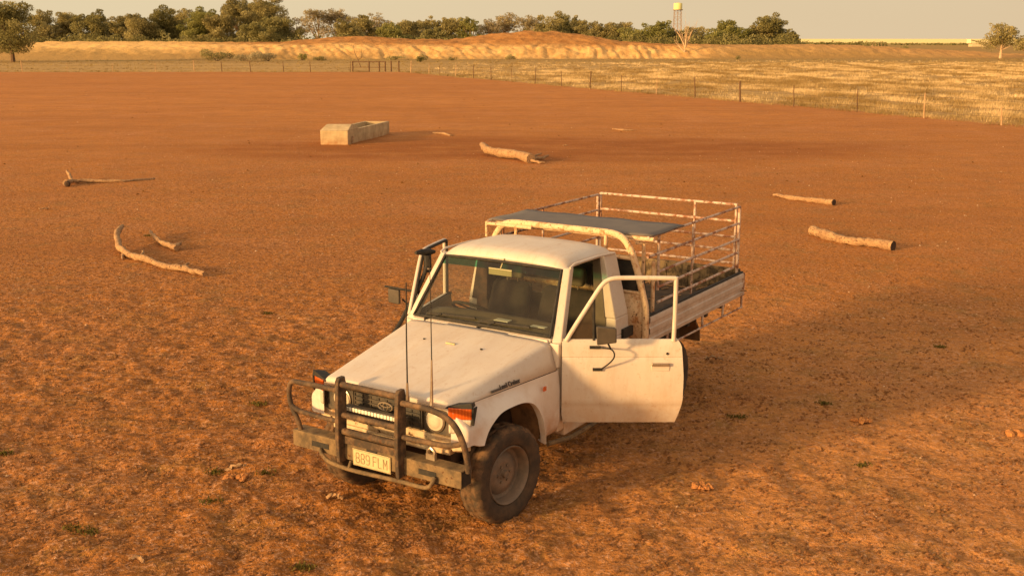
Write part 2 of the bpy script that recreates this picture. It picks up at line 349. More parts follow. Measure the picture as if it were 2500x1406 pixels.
def gz(x, y):   # ground height under a point
    nw = max(0, min(1, 1-max(abs(x)-7, 0)/2.5))*max(0, min(1, 1-max(y-13.5, 0)/6)); a = np.array([x]); b = np.array([y])
    z = ((fbm(a*4.5, b*4.5, 4, 3)-.47)*.075)*nw+(fbm(a*.15, b*.15, 3, 5)-.45)*.10*min(1, y/30)*(y < 180)
    return float(z[0])

# ------------------------------------------------------------------ earth embankment
def mound():
    ridge = [(-700, 130), (-300, 118), (-100, 114), (60, 108), (130, 103), (500, 103.5), (690, 104), (740, 100), (800, 94), (870, 90.5), (940, 94), (1000, 96.5), (1100, 97), (1150, 92), (1200, 84),
             (1250, 79.5), (1300, 77), (1360, 78), (1410, 84), (1470, 94), (1520, 104), (1600, 107.5), (1700, 110), (1950, 111), (2080, 112), (2160, 117), (2260, 123), (2500, 135)]
    Yc = 232.; rx = []; rz = []
    for px, py in ridge: p = at(px, py, Yc); rx.append(p[0]); rz.append(max(p[2], .05))
    xs = np.arange(rx[0], rx[-1], .35); H = np.interp(xs, rx, rz); H = H + (fbm(xs*.25, xs*0, 4, 21)-.47)*.35
    t = np.concatenate([np.linspace(0, 1, 62), np.linspace(1.05, 2.0, 16)])
    X, T = np.meshgrid(xs, t); Hh = np.tile(H, (len(t), 1))
    Y = 204 + T*(Yc-204) + np.interp(X, [-110, 0, 60, 100], [-14, 0, 6, 14])*np.clip(1-T, 0, 1)
    front = np.clip(T, 0, 1); low = np.clip(front/.55, 0, 1); low = low*low*(3-2*low); hi_ = np.clip((front-.5)/.5, 0, 1); hi_ = hi_*hi_*(3-2*hi_)
    prof = np.minimum(Hh, 2.5)*low + np.maximum(Hh-2.5, 0)*hi_
    prof = np.where(Hh < 2.5, Hh*low, prof)
    prof = prof*np.where(T > 1, np.clip(1-(T-1)**2*.9, 0, 1), 1)
    slant = np.interp(X, [-60, -15, 12, 40], [1.6, 1.3, -.2, .9])
    wob = fbm(X*.15, T*3, 3, 61)*2.2; rill = np.abs(vnoise(X*.62+slant*T*5.2+wob, T*1.3+X*.02, 31)-.5)*2; rill2 = np.abs(vnoise(X*1.7+slant*T*14+wob*2, T*3.2, 37)-.5)*2
    env = np.clip(front/.12, 0, 1)*np.clip((.66-front)/.22, 0, 1)*np.interp(X, [-70, -58, -40, -10, 28, 36, 50], [.05, .25, .8, 1.15, 1.1, .45, .10])
    Z = prof - ((1-rill)**3*.38+(1-rill2)**2*.20)*env + (fbm(X*.6, Y*.6, 5, 41)-.47)*.65*np.clip(front*3, 0, 1)*np.clip((2-T)*3, 0, 1)
    Z = np.where((T <= 0) | (T >= 2), -.15, Z); Z = np.maximum(Z, -.2)
    ny, nx = X.shape; idx = np.arange(nx*ny).reshape(ny, nx); F = np.stack([idx[:-1, :-1], idx[:-1, 1:], idx[1:, 1:], idx[1:, :-1]], -1).reshape(-1, 4)
    q = NT('pale_eroded_earth'); Xs, Ys, Zs = q.sep()
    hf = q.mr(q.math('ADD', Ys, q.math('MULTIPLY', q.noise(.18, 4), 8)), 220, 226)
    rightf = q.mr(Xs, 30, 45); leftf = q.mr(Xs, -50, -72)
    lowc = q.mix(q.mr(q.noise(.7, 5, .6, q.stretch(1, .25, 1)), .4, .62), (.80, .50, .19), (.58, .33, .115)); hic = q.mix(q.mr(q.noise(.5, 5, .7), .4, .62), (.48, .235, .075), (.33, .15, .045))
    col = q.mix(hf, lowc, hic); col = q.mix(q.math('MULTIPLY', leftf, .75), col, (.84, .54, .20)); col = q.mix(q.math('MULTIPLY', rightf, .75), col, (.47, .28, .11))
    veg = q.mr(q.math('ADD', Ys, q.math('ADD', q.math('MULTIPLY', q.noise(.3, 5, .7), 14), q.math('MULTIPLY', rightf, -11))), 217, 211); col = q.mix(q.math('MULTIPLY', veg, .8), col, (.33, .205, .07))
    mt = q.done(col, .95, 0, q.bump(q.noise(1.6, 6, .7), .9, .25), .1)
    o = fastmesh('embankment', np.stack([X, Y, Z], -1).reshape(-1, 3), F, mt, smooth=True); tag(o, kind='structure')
mound()

# ------------------------------------------------------------------ vegetation
rng = np.random.default_rng(7)
def leaves(centres, radii, per, size, flat=.75, hang=.2, rg=rng):
    """leaf quads spread through ellipsoid clumps -> verts, faces, tone"""
    V = []; T = []
    for c, r in zip(centres, radii):
        n = max(8, int(per*r[0]*r[2])); d = rg.normal(size=(n, 3)); d /= np.linalg.norm(d, axis=1)[:, None]
        rad = rg.uniform(.35, 1.05, n)**.6; p = np.array(c)+d*rad[:, None]*np.array(r); p[:, 2] -= rg.uniform(0, hang, n)*r[2]
        a = rg.normal(size=(n, 3)); a /= np.linalg.norm(a, axis=1)[:, None]; b = np.cross(a, rg.normal(size=(n, 3))); b /= np.linalg.norm(b, axis=1)[:, None]
        s = size*rg.uniform(.5, 1.35, n)[:, None]
        q = np.stack([p-a*s-b*s*.45, p+a*s*.2-b*s*.6, p+a*s+b*s*.3, p-a*s*.1+b*s*.6], 1); V.append(q.reshape(-1, 3))
        T.append(np.repeat(np.clip(rg.uniform(.0, .9)+rg.normal(0, .18, n), 0, 1), 4))
    V = np.concatenate(V); T = np.concatenate(T); return V, np.arange(len(V)).reshape(-1, 4), T
def tree(name, label, cat, base, h, wd, leaf, bark, dens=1.0, lobes=9, gap=.0, low=.25, lean=0, size=.28, group=None, seed=0, per=70):
    rg = np.random.default_rng(seed+100); root = empty(name, base); tag(root, label, cat, group)
    tr = MB(); top = Vector((lean*h*.3, 0, h*(.35+low*.4))); r0 = h*.028+.05
    tr.tube([(0, 0, -.2), (lean*h*.05, 0, h*.12), (lean*h*.15, 0, h*.25), tuple(top)], r0, 7, rs=[r0*1.3, r0, r0*.8, r0*.5])
    cs = []; rs = []
    for i in range(lobes):
        u = (i+.5)/lobes; an = i*2.399+rg.uniform(-.4, .4); lv = rg.uniform(0, 1)
        zz = h*(low+.12+(1-low-.30)*lv); ww = wd*.5*math.sqrt(max(.08, 1-(abs(lv-.35)/.8)**2))
        rad = ww*rg.uniform(.25, .8) if i else 0
        c = (rad*math.cos(an)+lean*h*.3, rad*math.sin(an)*.8, zz if i else h*.80)
        rr = wd*rg.uniform(.15, .27)*(1-.25*gap); cs.append(c); rs.append((rr, rr, min(rr*rg.uniform(.6, .85), h*.22)))
        st = (lean*h*.15, 0, h*.22) if i % 2 else tuple(top*.85)
        mid = tuple(np.array(st)*.45+np.array(c)*.55+np.array([0, 0, -h*.04])); tr.tube([st, mid, c], .1, 5, rs=[r0*.5, r0*.32, r0*.12])
        for k in range(3):   # satellite sprays round each lobe
            d = rg.normal(size=3); d[2] = abs(d[2])*.6; d /= np.linalg.norm(d); c2 = np.array(c)+d*rr*rg.uniform(.9, 1.3); cs.append(tuple(c2)); rs.append((rr*.40, rr*.40, rr*.26)); tr.tube([c, tuple(c2)], .03, 4, rs=[r0*.14, r0*.05])
    tr.build('trunk', bark, root)
    V, Fc, T = leaves(cs, rs, per*dens, size, rg=rg); o = fastmesh('crown', V, Fc, leaf, T); o.parent = root
    return root
# treeline behind the embankment: (photo x, photo top y, photo width, depth, leaf, look)
O, Dk, Gr, Pa = L_OLIVE, L_DARK, L_GREEN, L_PALE
TL = [(-30, 20, 90, 300, O, 'olive gum at the left picture edge behind the lone dark tree'), (98, 27, 66, 300, O, 'round topped olive gum just right of the lone dark tree'), (165, 24, 74, 310, O, 'tall rounded olive tree with a bumpy top left in the treeline'),
 (222, 32, 76, 300, Dk, 'dark spreading tree with a flat right side left in the treeline'), (262, 46, 60, 320, O, 'lower olive tree filling a dip at the left of the treeline'), (303, 30, 62, 310, O, 'narrow olive gum with a pointed tuft above the bank left half'),
 (345, 41, 74, 295, O, 'rounded pale olive tree left of the dense green wall of trees'), (395, 24, 86, 300, Dk, 'broad dark gum starting the dense wall of trees'), (440, 22, 84, 310, O, 'tall olive gum in the dense wall of trees, bumpy crown'),
 (490, 21, 92, 300, Gr, 'broad greener gum with a round top in the dense wall of trees'), (533, 30, 70, 295, O, 'olive gum leaning against the tallest group of trees'), (583, -12, 92, 315, O, 'tall gum cut by the top of the picture, left of the tallest pair'),
 (648, -8, 104, 310, O, 'tallest broad gum cut by the top of the picture, right of the pair'), (655, 50, 110, 285, Dk, 'low dark green round tree in front of the tallest gums'), (722, 32, 60, 310, Pa, 'thin crowned grey tree with bare twigs right of the tallest gums'),
 (775, 12, 70, 305, Pa, 'tall open crowned gum with sky showing through'), (822, 18, 76, 310, Pa, 'second open crowned gum with a wide ragged top'), (848, 48, 60, 290, O, 'short rounded tree below two open crowned gums'),
 (885, 36, 58, 300, O, 'round olive tree left of a pale feathery gum'), (920, 30, 76, 310, Pa, 'pale feathery gum leaning right above the first low rise'), (958, 60, 70, 290, Gr, 'low green tree right above the first low rise of the bank'),
 (1000, 52, 78, 300, O, 'rounded olive tree at the lowest part of the treeline'), (1050, 42, 62, 305, O, 'tree with a small tuft on a bare stem above its crown'), (1062, 66, 56, 285, Dk, 'small dark tree below the tufted one'),
 (1108, 42, 60, 300, O, 'olive tree just left of the bright green pointed tree'), (1147, 34, 48, 295, Gr, 'bright green pointed tree at the foot of the big mound'), (1192, 40, 58, 305, Pa, 'grey open tree at the left flank of the big mound'),
 (1228, 28, 84, 310, Pa, 'wide ragged grey gum above the left flank of the big mound'), (1290, 36, 84, 305, Pa, 'olive grey gum right above the mound top'), (1345, 40, 80, 300, O, 'rounded olive tree behind the mound top, right side'),
 (1378, 23, 66, 310, Dk, 'darker gum with a spiky top highest behind the mound'), (1412, 40, 58, 305, O, 'olive gum on the right shoulder of the mound'), (1442, 52, 58, 300, O, 'smaller olive gum further down the right shoulder of the mound'),
 (1480, 48, 30, 305, Pa, 'thin tree with one tuft on a long bare stem'), (1512, 58, 70, 300, O, 'low olive tree between the thin tufted tree and the green trees'), (1555, 72, 66, 290, Gr, 'low green tree left of the water tower'),
 (1610, 48, 66, 290, Gr, 'rounded bright green tree left beside the water tower'), (1650, 70, 44, 295, Dk, 'small dark tree under the water tower'), (1692, 66, 66, 300, O, 'olive tree behind the bleached dead tree'),
 (1745, 78, 50, 290, Gr, 'small green shrub like tree right of the dead tree'), (1785, 60, 82, 295, Gr, 'round dark green tree standing clear right of the water tower'), (1845, 66, 60, 295, O, 'left lobe tree of the last clump before the open plain'),
 (1888, 42, 84, 295, Dk, 'tall rounded green tree of the last clump before the open plain'), (1935, 72, 40, 290, Dk, 'small bush like tree ending the treeline at the open plain')]
for i, (px, ty, wp, Y, lf, lab) in enumerate(TL):
    p = at(px, ty, Y); h = p[2]; wd = wp/CF*Y*1.30; sparse = lf is Pa
    tree('gum_tree', lab, 'tree', (p[0], Y, 0), h, wd, lf, BARK if sparse else DBARK, dens=(1.5 if sparse else 3.6), lobes=(11 if sparse else 15), gap=(1 if sparse else .3), low=(.28 if sparse else .05), size=.19, seed=i, group='trees behind the earth bank')
# understory scrub row that closes the foot of the treeline
def scrub(name, lab, pts, leaf, per=60, size=.3, kind='stuff', seed=1):
    rg = np.random.default_rng(seed); V, Fc, T = leaves([p[:3] for p in pts], [p[3] for p in pts], per, size, rg=rg); o = fastmesh(name, V, Fc, leaf, T); tag(o, lab, 'scrub', kind=kind); return o
rs_ = random.Random(5); pts = []
for i in range(150):
    px = -150+i*14.2; Y = 278+rs_.uniform(-4, 10); ty = rs_.uniform(80, 95) if px < 1950 else 99; p = at(px, ty, Y); h = max(1.0, p[2]); pts.append((p[0], Y, h*.45, (rs_.uniform(1.3, 2.4), 1.5, h*.6)))
scrub('understory', 'dark continuous scrub along the foot of the treeline behind the bank', pts, L_DARK, 70, .26)
pts = []
for i in range(60):
    px = 1950+i*3.6; Y = 560+rs_.uniform(0, 30); pts.append((at(px, 100, Y)[0], Y, .6, (rs_.uniform(1.2, 2.6), 2, rs_.uniform(.9, 1.9))))
for i in range(14):
    px = 2180+i*14; Y = 640; pts.append((at(px, 100, Y)[0], Y, .5, (rs_.uniform(1.2, 3.2), 2, .9)))
scrub('scrub', 'thin dark line of scrub at the edge of the bright plain', pts, L_DARK, 22, .5, seed=4)

# lone trees
tree('lone_tree', 'large dark lone tree with a short trunk before the bank at the left edge', 'tree', gnd(32, 152)+(0,), 9.3, 10.2, L_DARK, DBARK, 3.6, 18, .2, .18, .05, .15, seed=301, per=60)
tree('lone_tree', 'pale grey lone tree with a white trunk standing on the grass far right', 'tree', gnd(2442, 143)+(0,), 7.0, 8.0, L_OLIVE, PALEWOOD, 2.6, 16, .8, .30, .03, .13, seed=322, per=95)
tree('lone_tree', 'pale tree cut by the right picture edge', 'tree', gnd(2503, 150)+(0,), 5.2, 4.2, L_OLIVE, PALEWOOD, 1.8, 9, 0, .2, 0, .2, seed=303, per=75)
def branchy(mb, p, d, L, r, depth, rg, up=.25):
    pts = [p]; rs = [r]
    for i in range(4):
        d = (d+Vector((rg.uniform(-.22, .22), rg.uniform(-.22, .22), rg.uniform(-.1, up)))).normalized(); p = p+d*L/4; pts.append(p); rs.append(r*(1-.18*(i+1)))
    mb.tube(pts, r, 6, rs=rs)
    if depth:
        for k in range(rg.choice((2, 3))):
            i = rg.randint(2, 4); dd = (d+Vector((rg.uniform(-.9, .9), rg.uniform(-.6, .6), rg.uniform(-.1, .7)))).normalized(); branchy(mb, pts[i], dd, L*rg.uniform(.5, .75), rs[i]*.6, depth-1, rg, up)
rg_ = random.Random(11); x, y = gnd(1672, 143); dt = empty('dead_tree', (x, y, 0)); tag(dt, 'bare bleached dead tree standing in front of the water tower', 'dead tree')
mb = MB(); branchy(mb, Vector((0, 0, -.2)), Vector((0, 0, 1)), 2.6, .26, 0, rg_)
mb.build('trunk', PALEWOOD, dt); mb = MB()
for d, L in (((-.30, 0, 1), 3.6), ((.05, 0, 1), 3.8), ((.25, .2, 1), 3.2), ((.12, -.3, 1), 3.0), ((-.9, 0, .75), 2.6), ((-.18, .3, 1), 3.3), ((.45, 0, 1), 2.6), ((0, .1, 1), 3.4)): branchy(mb, Vector((0, 0, 1.9 if d[0] > -.5 else 1.0)), Vector(d).normalized(), L, .15, 2, rg_, .3)
mb.build('branches', PALEWOOD, dt)
V, Fc, T = leaves([(-.1, 0, 5.2), (1.4, .4, 3.6), (.9, 0, 4.8)], [(1.2, 1, .8), (1.1, 1, 1.2), (.8, .8, .6)], 28, .14); o = fastmesh('dry_foliage', V, Fc, L_PALE, T); o.parent = dt
# fallen tree with a bush
x, y = gnd(2168, 135); ft = empty('fallen_tree', (x, y, 0)); tag(ft, 'fallen bleached tree with upturned branches on the open flat', 'fallen tree'); mb = MB()
mb.tube([(2.2, 0, .3), (.6, 0, .5), (-1.5, 0, .9), (-4.0, 0, 2.1)], .3, 7, rs=[.38, .34, .24, .08]); rg_ = random.Random(3)
for k in range(5): branchy(mb, Vector((-.5-k*.7, 0, .8+k*.2)), Vector((-.7, rg_.uniform(-.5, .5), .8)).normalized(), 1.7, .09, 1, rg_)
for k in range(4): branchy(mb, Vector((2.0, 0, .4)), Vector((.5, rg_.uniform(-.6, .6), rg_.uniform(-.2, .7))).normalized(), 1.0, .10, 1, rg_)
mb.build('trunk', PALEWOOD, ft)
# bushes: photo centre x, base y, width, height px, depth-from-ground, leaf, label
BU = [(2193, 137, 44, 27, L_DARK, 'rounded dark green bush beside the fallen tree'), (2025+310, 131, 30, 10, L_OLIVE, 'small brown bush out on the far right flat'),
 (530, 150, 74, 30, L_OLIVE, 'olive bush at the foot of the bank, leftmost of four'), (608, 151, 74, 25, L_PALE, 'wide brownish bush at the foot of the bank, second of four'), (655, 150, 44, 22, L_PALE, 'brown twiggy bush at the foot of the bank, third of four'),
 (738, 148, 22, 20, L_GREEN, 'small bright green bush at the foot of the bank'), (778, 149, 36, 12, L_OLIVE, 'low olive bush just right of the bright green one'),
 (1026, 152, 34, 20, L_DARK, 'small dark bush leaning right beyond the yard gate'), (1245, 146, 30, 13, L_OLIVE, 'low olive bush below the middle of the mound'), (1105, 148, 22, 9, L_OLIVE, 'tiny olive bush left of the mound centre'),
 (1800, 146, 16, 12, L_OLIVE, 'tiny lone bush on the flat right of the dead tree'), (1962, 113, 14, 10, L_DARK, 'small dark stumpy bush at the right end of the bank'), (965, 147, 60, 10, L_OLIVE, 'flat brown bush behind the yard gate')]
for i, (px, by, wp, hp, lf, lab) in enumerate(BU):
    x, y = gnd(px, by) if by > 120 else at(px, by, 236)[:2]; s = .975*y/CF; W_, H_ = wp*s, hp*s; zb = 0 if by > 120 else 1.6
    root = empty('bush', (x, y, zb)); tag(root, lab, 'bush', 'bushes on the flat before the bank'); rg = np.random.default_rng(i+50)
    cs = [(rg.uniform(-.36, .36)*W_, rg.uniform(-.3, .3)*W_, rg.uniform(.25, .72)*H_) for _ in range(7)]; V, Fc, T = leaves(cs, [(W_*.22, W_*.22, H_*.30)]*7, 420, .10, rg=rg)
    o = fastmesh('foliage', V, Fc, lf, T); o.parent = root; mb = MB()
    for c in cs[:5]: mb.tube([(0, 0, -.1), (c[0]*.5, c[1]*.5, c[2]*.6), c], .03, 4, rs=[.06, .04, .02])
    mb.build('stem', DBARK, root)
# leaning dead sapling behind the gate
x, y = gnd(881, 166); o = empty('dead_sapling', (x, y, 0)); tag(o, 'thin leaning dead sapling behind the yard gate', 'dead sapling'); mb = MB(); mb.tube([(0, 0, 0), (-.35, 0, 1.0), (-.75, 0, 1.9), (-.9, 0, 2.9)], .05, 5, rs=[.06, .05, .04, .02]); mb.tube([(.1, 0, 1.2), (.2, 0, 2.4)], .03, 5); mb.tube([(-.35, 0, 1.0), (.15, 0, 1.3), (.45, 0, 2.2), (.8, 0, 2.0)], .03, 5, rs=[.04, .03, .02, .01]); mb.build('trunk', DBARK, o)

# water tower
def tower():
    Y = 430.; p = at(1655, 24, Y); q_ = at(1655, 7, Y); root = empty('water_tower', (p[0], Y, 0)); tag(root, 'pale yellow water tank on a tall lattice stand rising above the trees', 'water tower'); zt = p[2]; H = q_[2]-p[2]; r = 1.62
    YT = basic('pale_yellow_tank', (.74, .70, .30), (.68, .62, .26), 2, .6); ST = basic('stand_steel', (.34, .24, .16), (.26, .18, .12), 3, .8)
    mb = MB(); mb.lathe([(r, 0), (r, H*.86), (r*.98, H*.88), (.1, H)], 28, c=(0, 0, zt), cap=True); mb.build('tank', YT, root)
    mb = MB(); mb.lathe([(r*1.18, -.28), (r*1.18, 0)], 24, c=(0, 0, zt), cap=True); mb.build('platform', ST, root)
    mb = MB(); s = 1.25
    for sx in (-1, 1):
        for sy in (-1, 1):
            lg = MB(); lg.bar((sx*s*1.35, sy*s*1.35, -.2), (sx*s, sy*s, zt-.28), .13, .13); lg.build('leg', ST, root)
    n = 6
    for k in range(n):
        z0 = zt*k/n; z1 = zt*(k+1)/n-.3; a = s*(1.35-.35*k/n)
        for (u, v) in (((-1, -1), (1, -1)), ((1, -1), (1, 1)), ((1, 1), (-1, 1)), ((-1, 1), (-1, -1))):
            mb.bar((u[0]*a, u[1]*a, z0), (v[0]*a, v[1]*a, z1), .045, .045); mb.bar((v[0]*a, v[1]*a, z0), (u[0]*a, u[1]*a, z1), .07, .07); mb.bar((u[0]*a, u[1]*a, z1), (v[0]*a, v[1]*a, z1), .08, .08)
    mb.tube([(0, 0, 0), (0, 0, zt)], .12, 8); mb.build('bracing', ST, root)
tower()
def shed():
    p = at(2386, 104, 520); o = empty('shed', (p[0], 520, 0)); tag(o, 'tiny pale sheet roofed shed out on the plain beside the pale tree', 'shed'); mb = MB()
    mb.box(-3.2, 3.2, -2, 2, 0, 1.6); mb.build('wall', basic('shed_wall', (.6, .5, .3), None, 2), o); mb = MB(); mb.slab([(-4, -2.4, 3.2), (4.2, -2.4, 1.5), (4.2, 2.4, 1.5), (-4, 2.4, 3.2)], (0, 0, .12)); mb.slab([(-4, -2.3, 1.6), (-4, 2.3, 1.6), (-4, 2.3, 3.2), (-4, -2.3, 3.2)], (.1, 0, 0)); mb.build('roof', basic('shed_roof', (.85, .78, .5), None, 2), o)
shed()

# ------------------------------------------------------------------ fences
def fence(name, label, posts, wires=(.35, .7, 1.05), extra=None):
    root = empty(name, (posts[0][0], posts[0][1], 0)); tag(root, label, 'fence', 'post and wire fences round the bare paddock'); bx, by = posts[0][:2]; rg = random.Random(len(posts)); P = []
    for (x, y, h, r, mt, lab) in posts:
        r *= .6; a, b = x-bx, y-by; l1, l2 = rg.uniform(-.07, .07), rg.uniform(-.05, .05); mb = MB(); mb.tube([(a, b, -.2), (a+l1*.4, b, h*.35), (a+l1, b+l2, h*.7), (a+l1*1.1, b+l2, h)], r, 7, rs=[r*1.1, r, r*.92, r*.85])
        o = mb.build('fence_post', mt, root); P.append((a, b, h))
        if lab: o['label'] = lab
    for zz in wires:
        mb = MB(); pts = []
        for i in range(len(P)-1):
            for k in range(4):
                t = k/4; pts.append((P[i][0]*(1-t)+P[i+1][0]*t, P[i][1]*(1-t)+P[i+1][1]*t, zz-.03*math.sin(math.pi*t)))
        pts.append((P[-1][0], P[-1][1], zz)); mb.tube(pts, .006, 4); mb.build('wire', WIREM, root)
    return root
def onl(px):   # where a photo column meets the right fence line
    k = (px-1250)/CF; b = FY-SLOPE*FX; c_ = .975+.0; Yv = b/(1-SLOPE*k*.982); 
    for _ in range(6): X = k*(Yv*math.cos(CP)+CH*math.sin(CP)); Yv = SLOPE*X+b
    return X, Yv
RP = []
for (px, h, r, mt, lab) in ((1003, 1.3, .09, POSTP, 'bleached post nearest the yard'), (1047, 1.1, .05, POSTP, None), (1074, 1.0, .04, POSTM, None), (1112, 1.25, .06, POSTP, None), (1156, 1.2, .06, POSTM, None), (1199, 1.2, .06, POSTM, None), (1250, 1.15, .035, POSTM, None),
        (1306, 1.35, .05, POSTM, None), (1371, 1.2, .05, POSTM, None), (1440, 1.3, .075, POSTM, None), (1517, 1.15, .04, POSTM, None), (1602, 1.2, .045, POSTP, None), (1697, 1.3, .06, POSTM, None), (1807, 1.25, .095, POSTM, 'thick dark crooked post'), (1938, 1.2, .045, POSTM, None),
        (2093, 1.2, .045, POSTM, None), (2259, 1.2, .06, POSTP, 'knobbly bleached post'), (2459, .8, .06, POSTP, 'short bleached post at the right picture edge'), (2700, 1.2, .06, POSTM, None), (3000, 1.2, .06, POSTM, None)):
    x, y = onl(px); RP.append((x, y, h, r, mt, lab))
fence('wire_fence', 'long wire fence with thin posts along the dry grass on the right', RP)
LP_ = []
for px, h, r, mt in ((-250, 1.1, .06, POSTP), (-100, 1.1, .06, POSTP), (55, 1.25, .08, POSTP), (165, 1.0, .04, POSTP), (275, 1.0, .04, POSTP), (380, 1.0, .05, POSTP), (475, 1.3, .08, POSTP), (542, 1.15, .075, POSTM), (612, 1.15, .075, POSTM), (693, 1.15, .07, POSTM), (758, 1.15, .07, POSTM), (855, 1.2, .06, POSTM)):
    LP_.append((at(px, 175, 126.3)[0], 126.3, h, r, mt, None))
fence('wire_fence', 'low wire fence along the far edge of the bare ground on the left', LP_)
def yard():
    Y = 127.5; X = [at(p, 172, Y)[0] for p in (861, 901.6, 926, 941, 955, 974)]; root = empty('yard_gate', (X[0], Y, 0)); tag(root, 'dark timber yard gate and panels at the corner where the fences meet', 'gate'); h = 1.15
    for i, x in enumerate(X):
        mb = MB(); mb.tube([(x-X[0], 0, -.1), (x-X[0]+.02*(-1)**i, 0, h*.5), (x-X[0], 0, h+(.05 if i > 3 else .0))], .085, 7); mb.build('post', POSTM, root)
    for (a, b, z) in ((0, 1, h-.05), (0, 1, .5), (0, 1, .05), (1, 2, h-.06), (2, 3, h-.05), (2, 3, .5), (1, 2, .48)):
        mb = MB(); mb.bar((X[a]-X[0], 0, z), (X[b]-X[0], 0, z), .06, .10 if z > .9 else .07); mb.build('rail', POSTM, root)
yard()

# ------------------------------------------------------------------ dry grass beyond the fence (stuff)
def grassmat(name, a, b, c): return leafmat(name, a, b, c)
STRAW = grassmat('dry_straw_grass', (.34, .23, .09), (.58, .42, .20), (.84, .65, .36)); GREENG = grassmat('olive_dry_grass', (.25, .175, .065), (.37, .26, .10), (.50, .36, .15))
def tufts(name, lab, n, seed, mat, hmin, hmax, dens, wid, xr, yr, blades=9, spread=.5):
    rg = np.random.default_rng(seed); y = rg.uniform(yr[0]**.6, yr[1]**.6, n)**(1/.6); x = rg.uniform(-1, 1, n)*(xr(y)[1]-xr(y)[0])/2+(xr(y)[1]+xr(y)[0])/2
    keep = rg.uniform(0, 1, n) < dens(x, y); x = x[keep]; y = y[keep]; n = len(x); hh = rg.uniform(hmin, hmax, n); wd = wid(y)
    X = np.repeat(x, blades); Y = np.repeat(y, blades); Hh = np.repeat(hh, blades)*rg.uniform(.55, 1.1, n*blades); W_ = np.repeat(wd, blades)*rg.uniform(.6, 1.3, n*blades)
    an = rg.uniform(0, 2*np.pi, n*blades); off = rg.uniform(0, spread*.45, n*blades); lean = rg.uniform(.1, .8, n*blades)*Hh
    bx = X+np.cos(an)*off; by = Y+np.sin(an)*off; fa = rg.uniform(0, np.pi, n*blades); wx = np.cos(fa)*W_/2; wy = np.sin(fa)*W_/2
    V = np.stack([np.stack([bx-wx, by-wy, np.full_like(bx, -.03)], 1), np.stack([bx+wx, by+wy, np.full_like(bx, -.03)], 1), np.stack([bx+np.cos(an)*lean, by+np.sin(an)*lean, Hh], 1)], 1).reshape(-1, 3)
    T = np.repeat(np.repeat(np.clip(.5+3.2*(fbm(x*.5, y*.25, 3, 77)-.45)+rg.normal(0, .2, n), 0, 1), blades), 3)
    o = fastmesh(name, V, np.arange(len(V)).reshape(-1, 3), mat, T); tag(o, lab, 'grass', kind='stuff'); return o
def beyond(x, y): return np.maximum((y-(SLOPE*x+FY-SLOPE*FX))/2.51, y-126.3)
def xr(y): return (-.49*y-2, .50*y+3)
def dA(x, y):
    d = beyond(x, y); p = .35*fbm(x*.12, y*.16, 3, 51)+.65*fbm(x*.85, y*.36, 4, 58); right = np.clip((x+12)/18, 0, 1)
    return np.where(d > .5, np.clip((p-.40)*8, .04, 1)*np.clip(d/5, .1, 1)*right*np.where(y > 172, .06, 1)*np.where((y > 128) & (x < 22), .25, 1), 0)
tufts('dry_grass', 'pale straw coloured grass clumps filling the field beyond the right fence', 190000, 3, STRAW, .08, .28, dA, lambda y: .010+y*.00036, xr, (40, 190), 8, .8)
def dB(x, y):
    d = beyond(x, y); return np.where(d > -.2, np.clip(1.2-d/3.0, .16, 1)*.9, 0)
tufts('fence_grass', 'olive brown grass along the foot of the fences and on the flat behind', 70000, 5, GREENG, .05, .20, dB, lambda y: .012+y*.0004, xr, (40, 205), 7, .6)

# ------------------------------------------------------------------ small litter on the red ground
def stones(name, lab, n, seed, mat, smin, smax, xr_, yr, pw=.5):
    rg = np.random.default_rng(seed); y = rg.uniform(yr[0]**pw, yr[1]**pw, n)**(1/pw); x = rg.uniform(-1, 1, n)*(.5*y+.5)
    z = ((fbm(x*4.5, y*4.5, 4, 3)-.47)*.075)*np.clip(1-np.maximum(np.abs(x)-7, 0)/2.5, 0, 1)*np.clip(1-np.maximum(y-13.5, 0)/6, 0, 1)+(fbm(x*.15, y*.15, 3, 5)-.45)*.10*np.clip(y/30, 0, 1)
    base = np.array([(1, 0, 0), (.3, .9, 0), (-.8, .6, 0), (-.8, -.6, 0), (.4, -.9, 0), (.1, 0, .8)]); f = np.array([(0, 1, 5), (1, 2, 5), (2, 3, 5), (3, 4, 5), (4, 0, 5)])
    s = rg.uniform(smin, smax, n)**1.0; a = rg.uniform(0, 6.28, n); B = base[None]*rg.uniform(.6, 1.35, (n, 6, 3)); c_, s2 = np.cos(a)[:, None], np.sin(a)[:, None]
    Xx = (B[:, :, 0]*c_-B[:, :, 1]*s2*.7)*s[:, None]+x[:, None]; Yy = (B[:, :, 0]*s2+B[:, :, 1]*c_*.7)*s[:, None]+y[:, None]; Zz = B[:, :, 2]*s[:, None]*.9+z[:, None]-.003
    V = np.stack([Xx, Yy, Zz], -1).reshape(-1, 3); F = (f[None]+(np.arange(n)*6)[:, None, None]).reshape(-1, 3); o = fastmesh(name, V, F, mat, np.repeat(rg.uniform(0, 1, n), 6)); tag(o, lab, 'ground litter', kind='stuff'); return o
CLODM = leafmat('soil_clods', (.25, .12, .048), (.36, .17, .065), (.52, .26, .12)); CLODD = leafmat('dark_litter', (.16, .07, .022), (.22, .10, .03), (.30, .16, .05)); PEBM = leafmat('pale_pebbles', (.55, .30, .15), (.70, .45, .25), (.85, .62, .40)); DUNG = leafmat('dry_dung', (.07, .035, .015), (.12, .06, .025), (.17, .09, .035))
stones('soil_clods', 'small red brown clods scattered over the bare ground', 90000, 21, CLODM, .006, .024, None, (6.3, 32))
stones('pebbles', 'tiny pale pebbles scattered over the bare ground', 2200, 22, PEBM, .006, .018, None, (6.3, 40))
